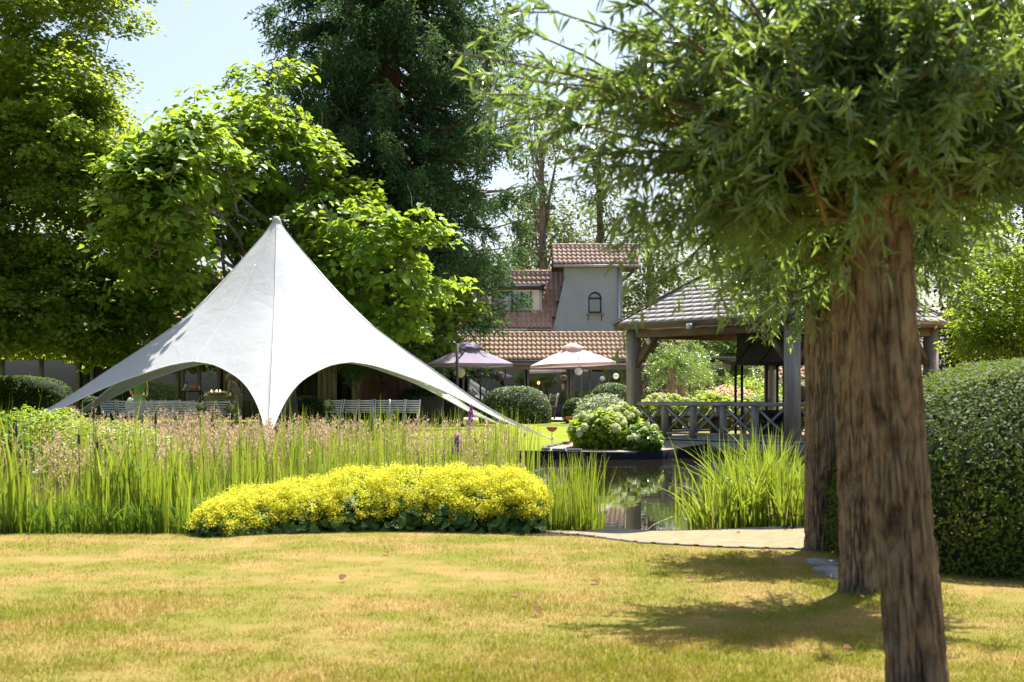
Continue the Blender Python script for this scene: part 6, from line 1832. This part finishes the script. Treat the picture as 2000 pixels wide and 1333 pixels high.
# yellow flower bed (lady's mantle): single plants merged into one long mound
def mantle(c, r, n_leaf, n_cl, label):
    c = np.asarray(c, float); r = np.asarray(r, float)
    o = empty('mantle_plant', (c[0], c[1], 0), label, 'plant', 'yellow flowering mound in front of the pond')
    P, O, _ = lobe_points([((c[0], c[1], 0.0), r * np.array([1, 1, 0.75]))], n_leaf * 2, 0.5)
    P[:, 2] = np.abs(P[:, 2]); P = P[:n_leaf]; O = O[:n_leaf]
    m = len(P)
    N = nrm(O * 0.5 + np.array([0, -0.25, 0.7]) + rand_dirs(m) * 0.5)
    V, Fc = hexleaf(P, rand_dirs(m), N, 0.085 * RNG.uniform(0.6, 1.25, m), 0.085 * RNG.uniform(0.8, 1.2, m), 0.1, 0.0)
    npart('foliage', V, Fc, M['mantle'], o, kind='stuff')
    P, O, _ = lobe_points([((c[0], c[1], 0.06), r)], n_cl * 3, 0.86)
    ok = (P[:, 2] > r[2] * 0.22 + np.abs(RNG.normal(size=len(P))) * 0.12 * r[2])
    P = P[ok][:n_cl]
    P = P + vnoise(P, 5, 9)[:, None] * np.array([0, 0, 0.035])
    st = 46
    ids = np.repeat(np.arange(len(P)), st)
    g = RNG.normal(size=(len(ids), 3)) * np.array([0.028, 0.028, 0.02])
    Q = P[ids] + g
    V, T = kites(Q, rand_dirs(len(Q)), nrm(rand_dirs(len(Q)) + np.array([0, 0, 0.9])), 0.017 * RNG.uniform(0.6, 1.4, len(Q)), 0.014)
    npart('blossoms', V, T, M['yellow'], o, kind='stuff')
    mb = MB()
    for p in P[::6]:
        mb.tube([(c[0] + (p[0] - c[0]) * 0.6, c[1] + (p[1] - c[1]) * 0.6, 0.05), p], 0.003, 4, False)
    part('stalks', mb, M['reed'], o)
mpx = [(448, 13.05, 0.24, 0.27, 'small leftmost mound of yellow lady mantle flowers'), (505, 13.15, 0.36, 0.36, 'second mound from the left of yellow lady mantle flowers'), (600, 13.3, 0.42, 0.44, 'third mound from the left of yellow lady mantle flowers'), (700, 13.4, 0.45, 0.49, 'fourth mound from the left of yellow lady mantle flowers'), (800, 13.4, 0.46, 0.52, 'fourth mound from the right of yellow lady mantle flowers'), (890, 13.4, 0.44, 0.53, 'third mound from the right of yellow lady mantle flowers'), (965, 13.35, 0.42, 0.53, 'second mound from the right of yellow lady mantle flowers'), (1012, 13.3, 0.28, 0.5, 'rightmost mound of yellow lady mantle flowers beside the small reeds')]
for px, D, rx, h, lab in mpx:
    mantle((ux(px, D), D + RNG.normal() * 0.04, 0), (rx * 1.28, 0.54, h * RNG.uniform(0.95, 1.06)), 560, 270, lab)

# ------------------------------------------------------------------ lawn blades and fallen leaves
n = 260000
y = 1 / RNG.uniform(1 / 12.85, 1 / 5.7, n)
y = np.where(RNG.uniform(size=n) < 0.5, RNG.uniform(5.7, 12.85, n), y)
x = RNG.uniform(-1, 1, n) * (y * 0.37 + 0.25)
ok = y < lawn_edge(x) - 0.02 + RNG.normal(size=n) * 0.02
ok &= ~((((x - 4.5) / 1.98) ** 2 + ((y - 11.25) / 1.95) ** 2) < 0.9)
x, y = x[ok], y[ok]; n = len(x)
P = np.c_[x, y, np.zeros(n) - 0.002]
hh = RNG.uniform(0.012, 0.034, n) * (1 + 0.45 * vnoise(P * np.array([1, 1, 0]), 1.3, 12) + 0.28 * vnoise(P * np.array([1, 1, 0]), 9, 13))
a = RNG.uniform(0, 6.283, n); b = RNG.uniform(0, 6.283, n)
sd = np.stack([np.cos(a), np.sin(a), 0 * a], 1) * 0.0028
ln = np.stack([np.cos(b), np.sin(b), 0 * b], 1) * (hh * RNG.uniform(0.1, 0.9, n))[:, None]
V = np.stack([P - sd, P + sd, P + ln + np.c_[np.zeros((n, 2)), hh]], 1).reshape(-1, 3)
tag(link('grass', mesh_np('grass', V, np.arange(3 * n).reshape(-1, 3), M['grass'])), 'short mown grass with dry patches in the foreground', None, None, 'stuff')

labs = ['brown fallen leaf in the middle of the lawn', 'brown fallen leaf near the sand path corner', 'fallen leaf on the lawn towards the middle willow', 'reddish fallen leaf beside the base of the middle willow', 'fallen leaf in the willow shade low right', 'pale brown fallen leaf on the sand path', 'fallen leaf on the lawn left of centre', 'brown fallen leaf low in the middle of the lawn', 'small fallen leaf below the yellow flowers']
for (px, py), lab in zip([(1003, 1167), (1155, 1143), (1341, 1138), (1690, 1180), (1665, 1280), (1440, 1046), (664, 1141), (1052, 1208), (752, 1086)], labs):
    D = EYE * F / (py - HOR)
    c = np.array([ux(px, D), D, 0.03])
    o = empty('fallen_leaf', c, lab, 'leaf', 'fallen leaves on the grass')
    V, Fc = hexleaf(c[None], rand_dirs(1) * np.array([1, 1, 0.2]), np.array([[0.2, -0.3, 1.0]]), 0.07, 0.05, 0.3, -0.2)
    npart('blade', V, Fc, M['deadleaf'], o)
    part('stalk', MB().tube([c, c + np.array([0.02, 0.01, 0.004])], 0.002, 4), M['deadleaf'], o)
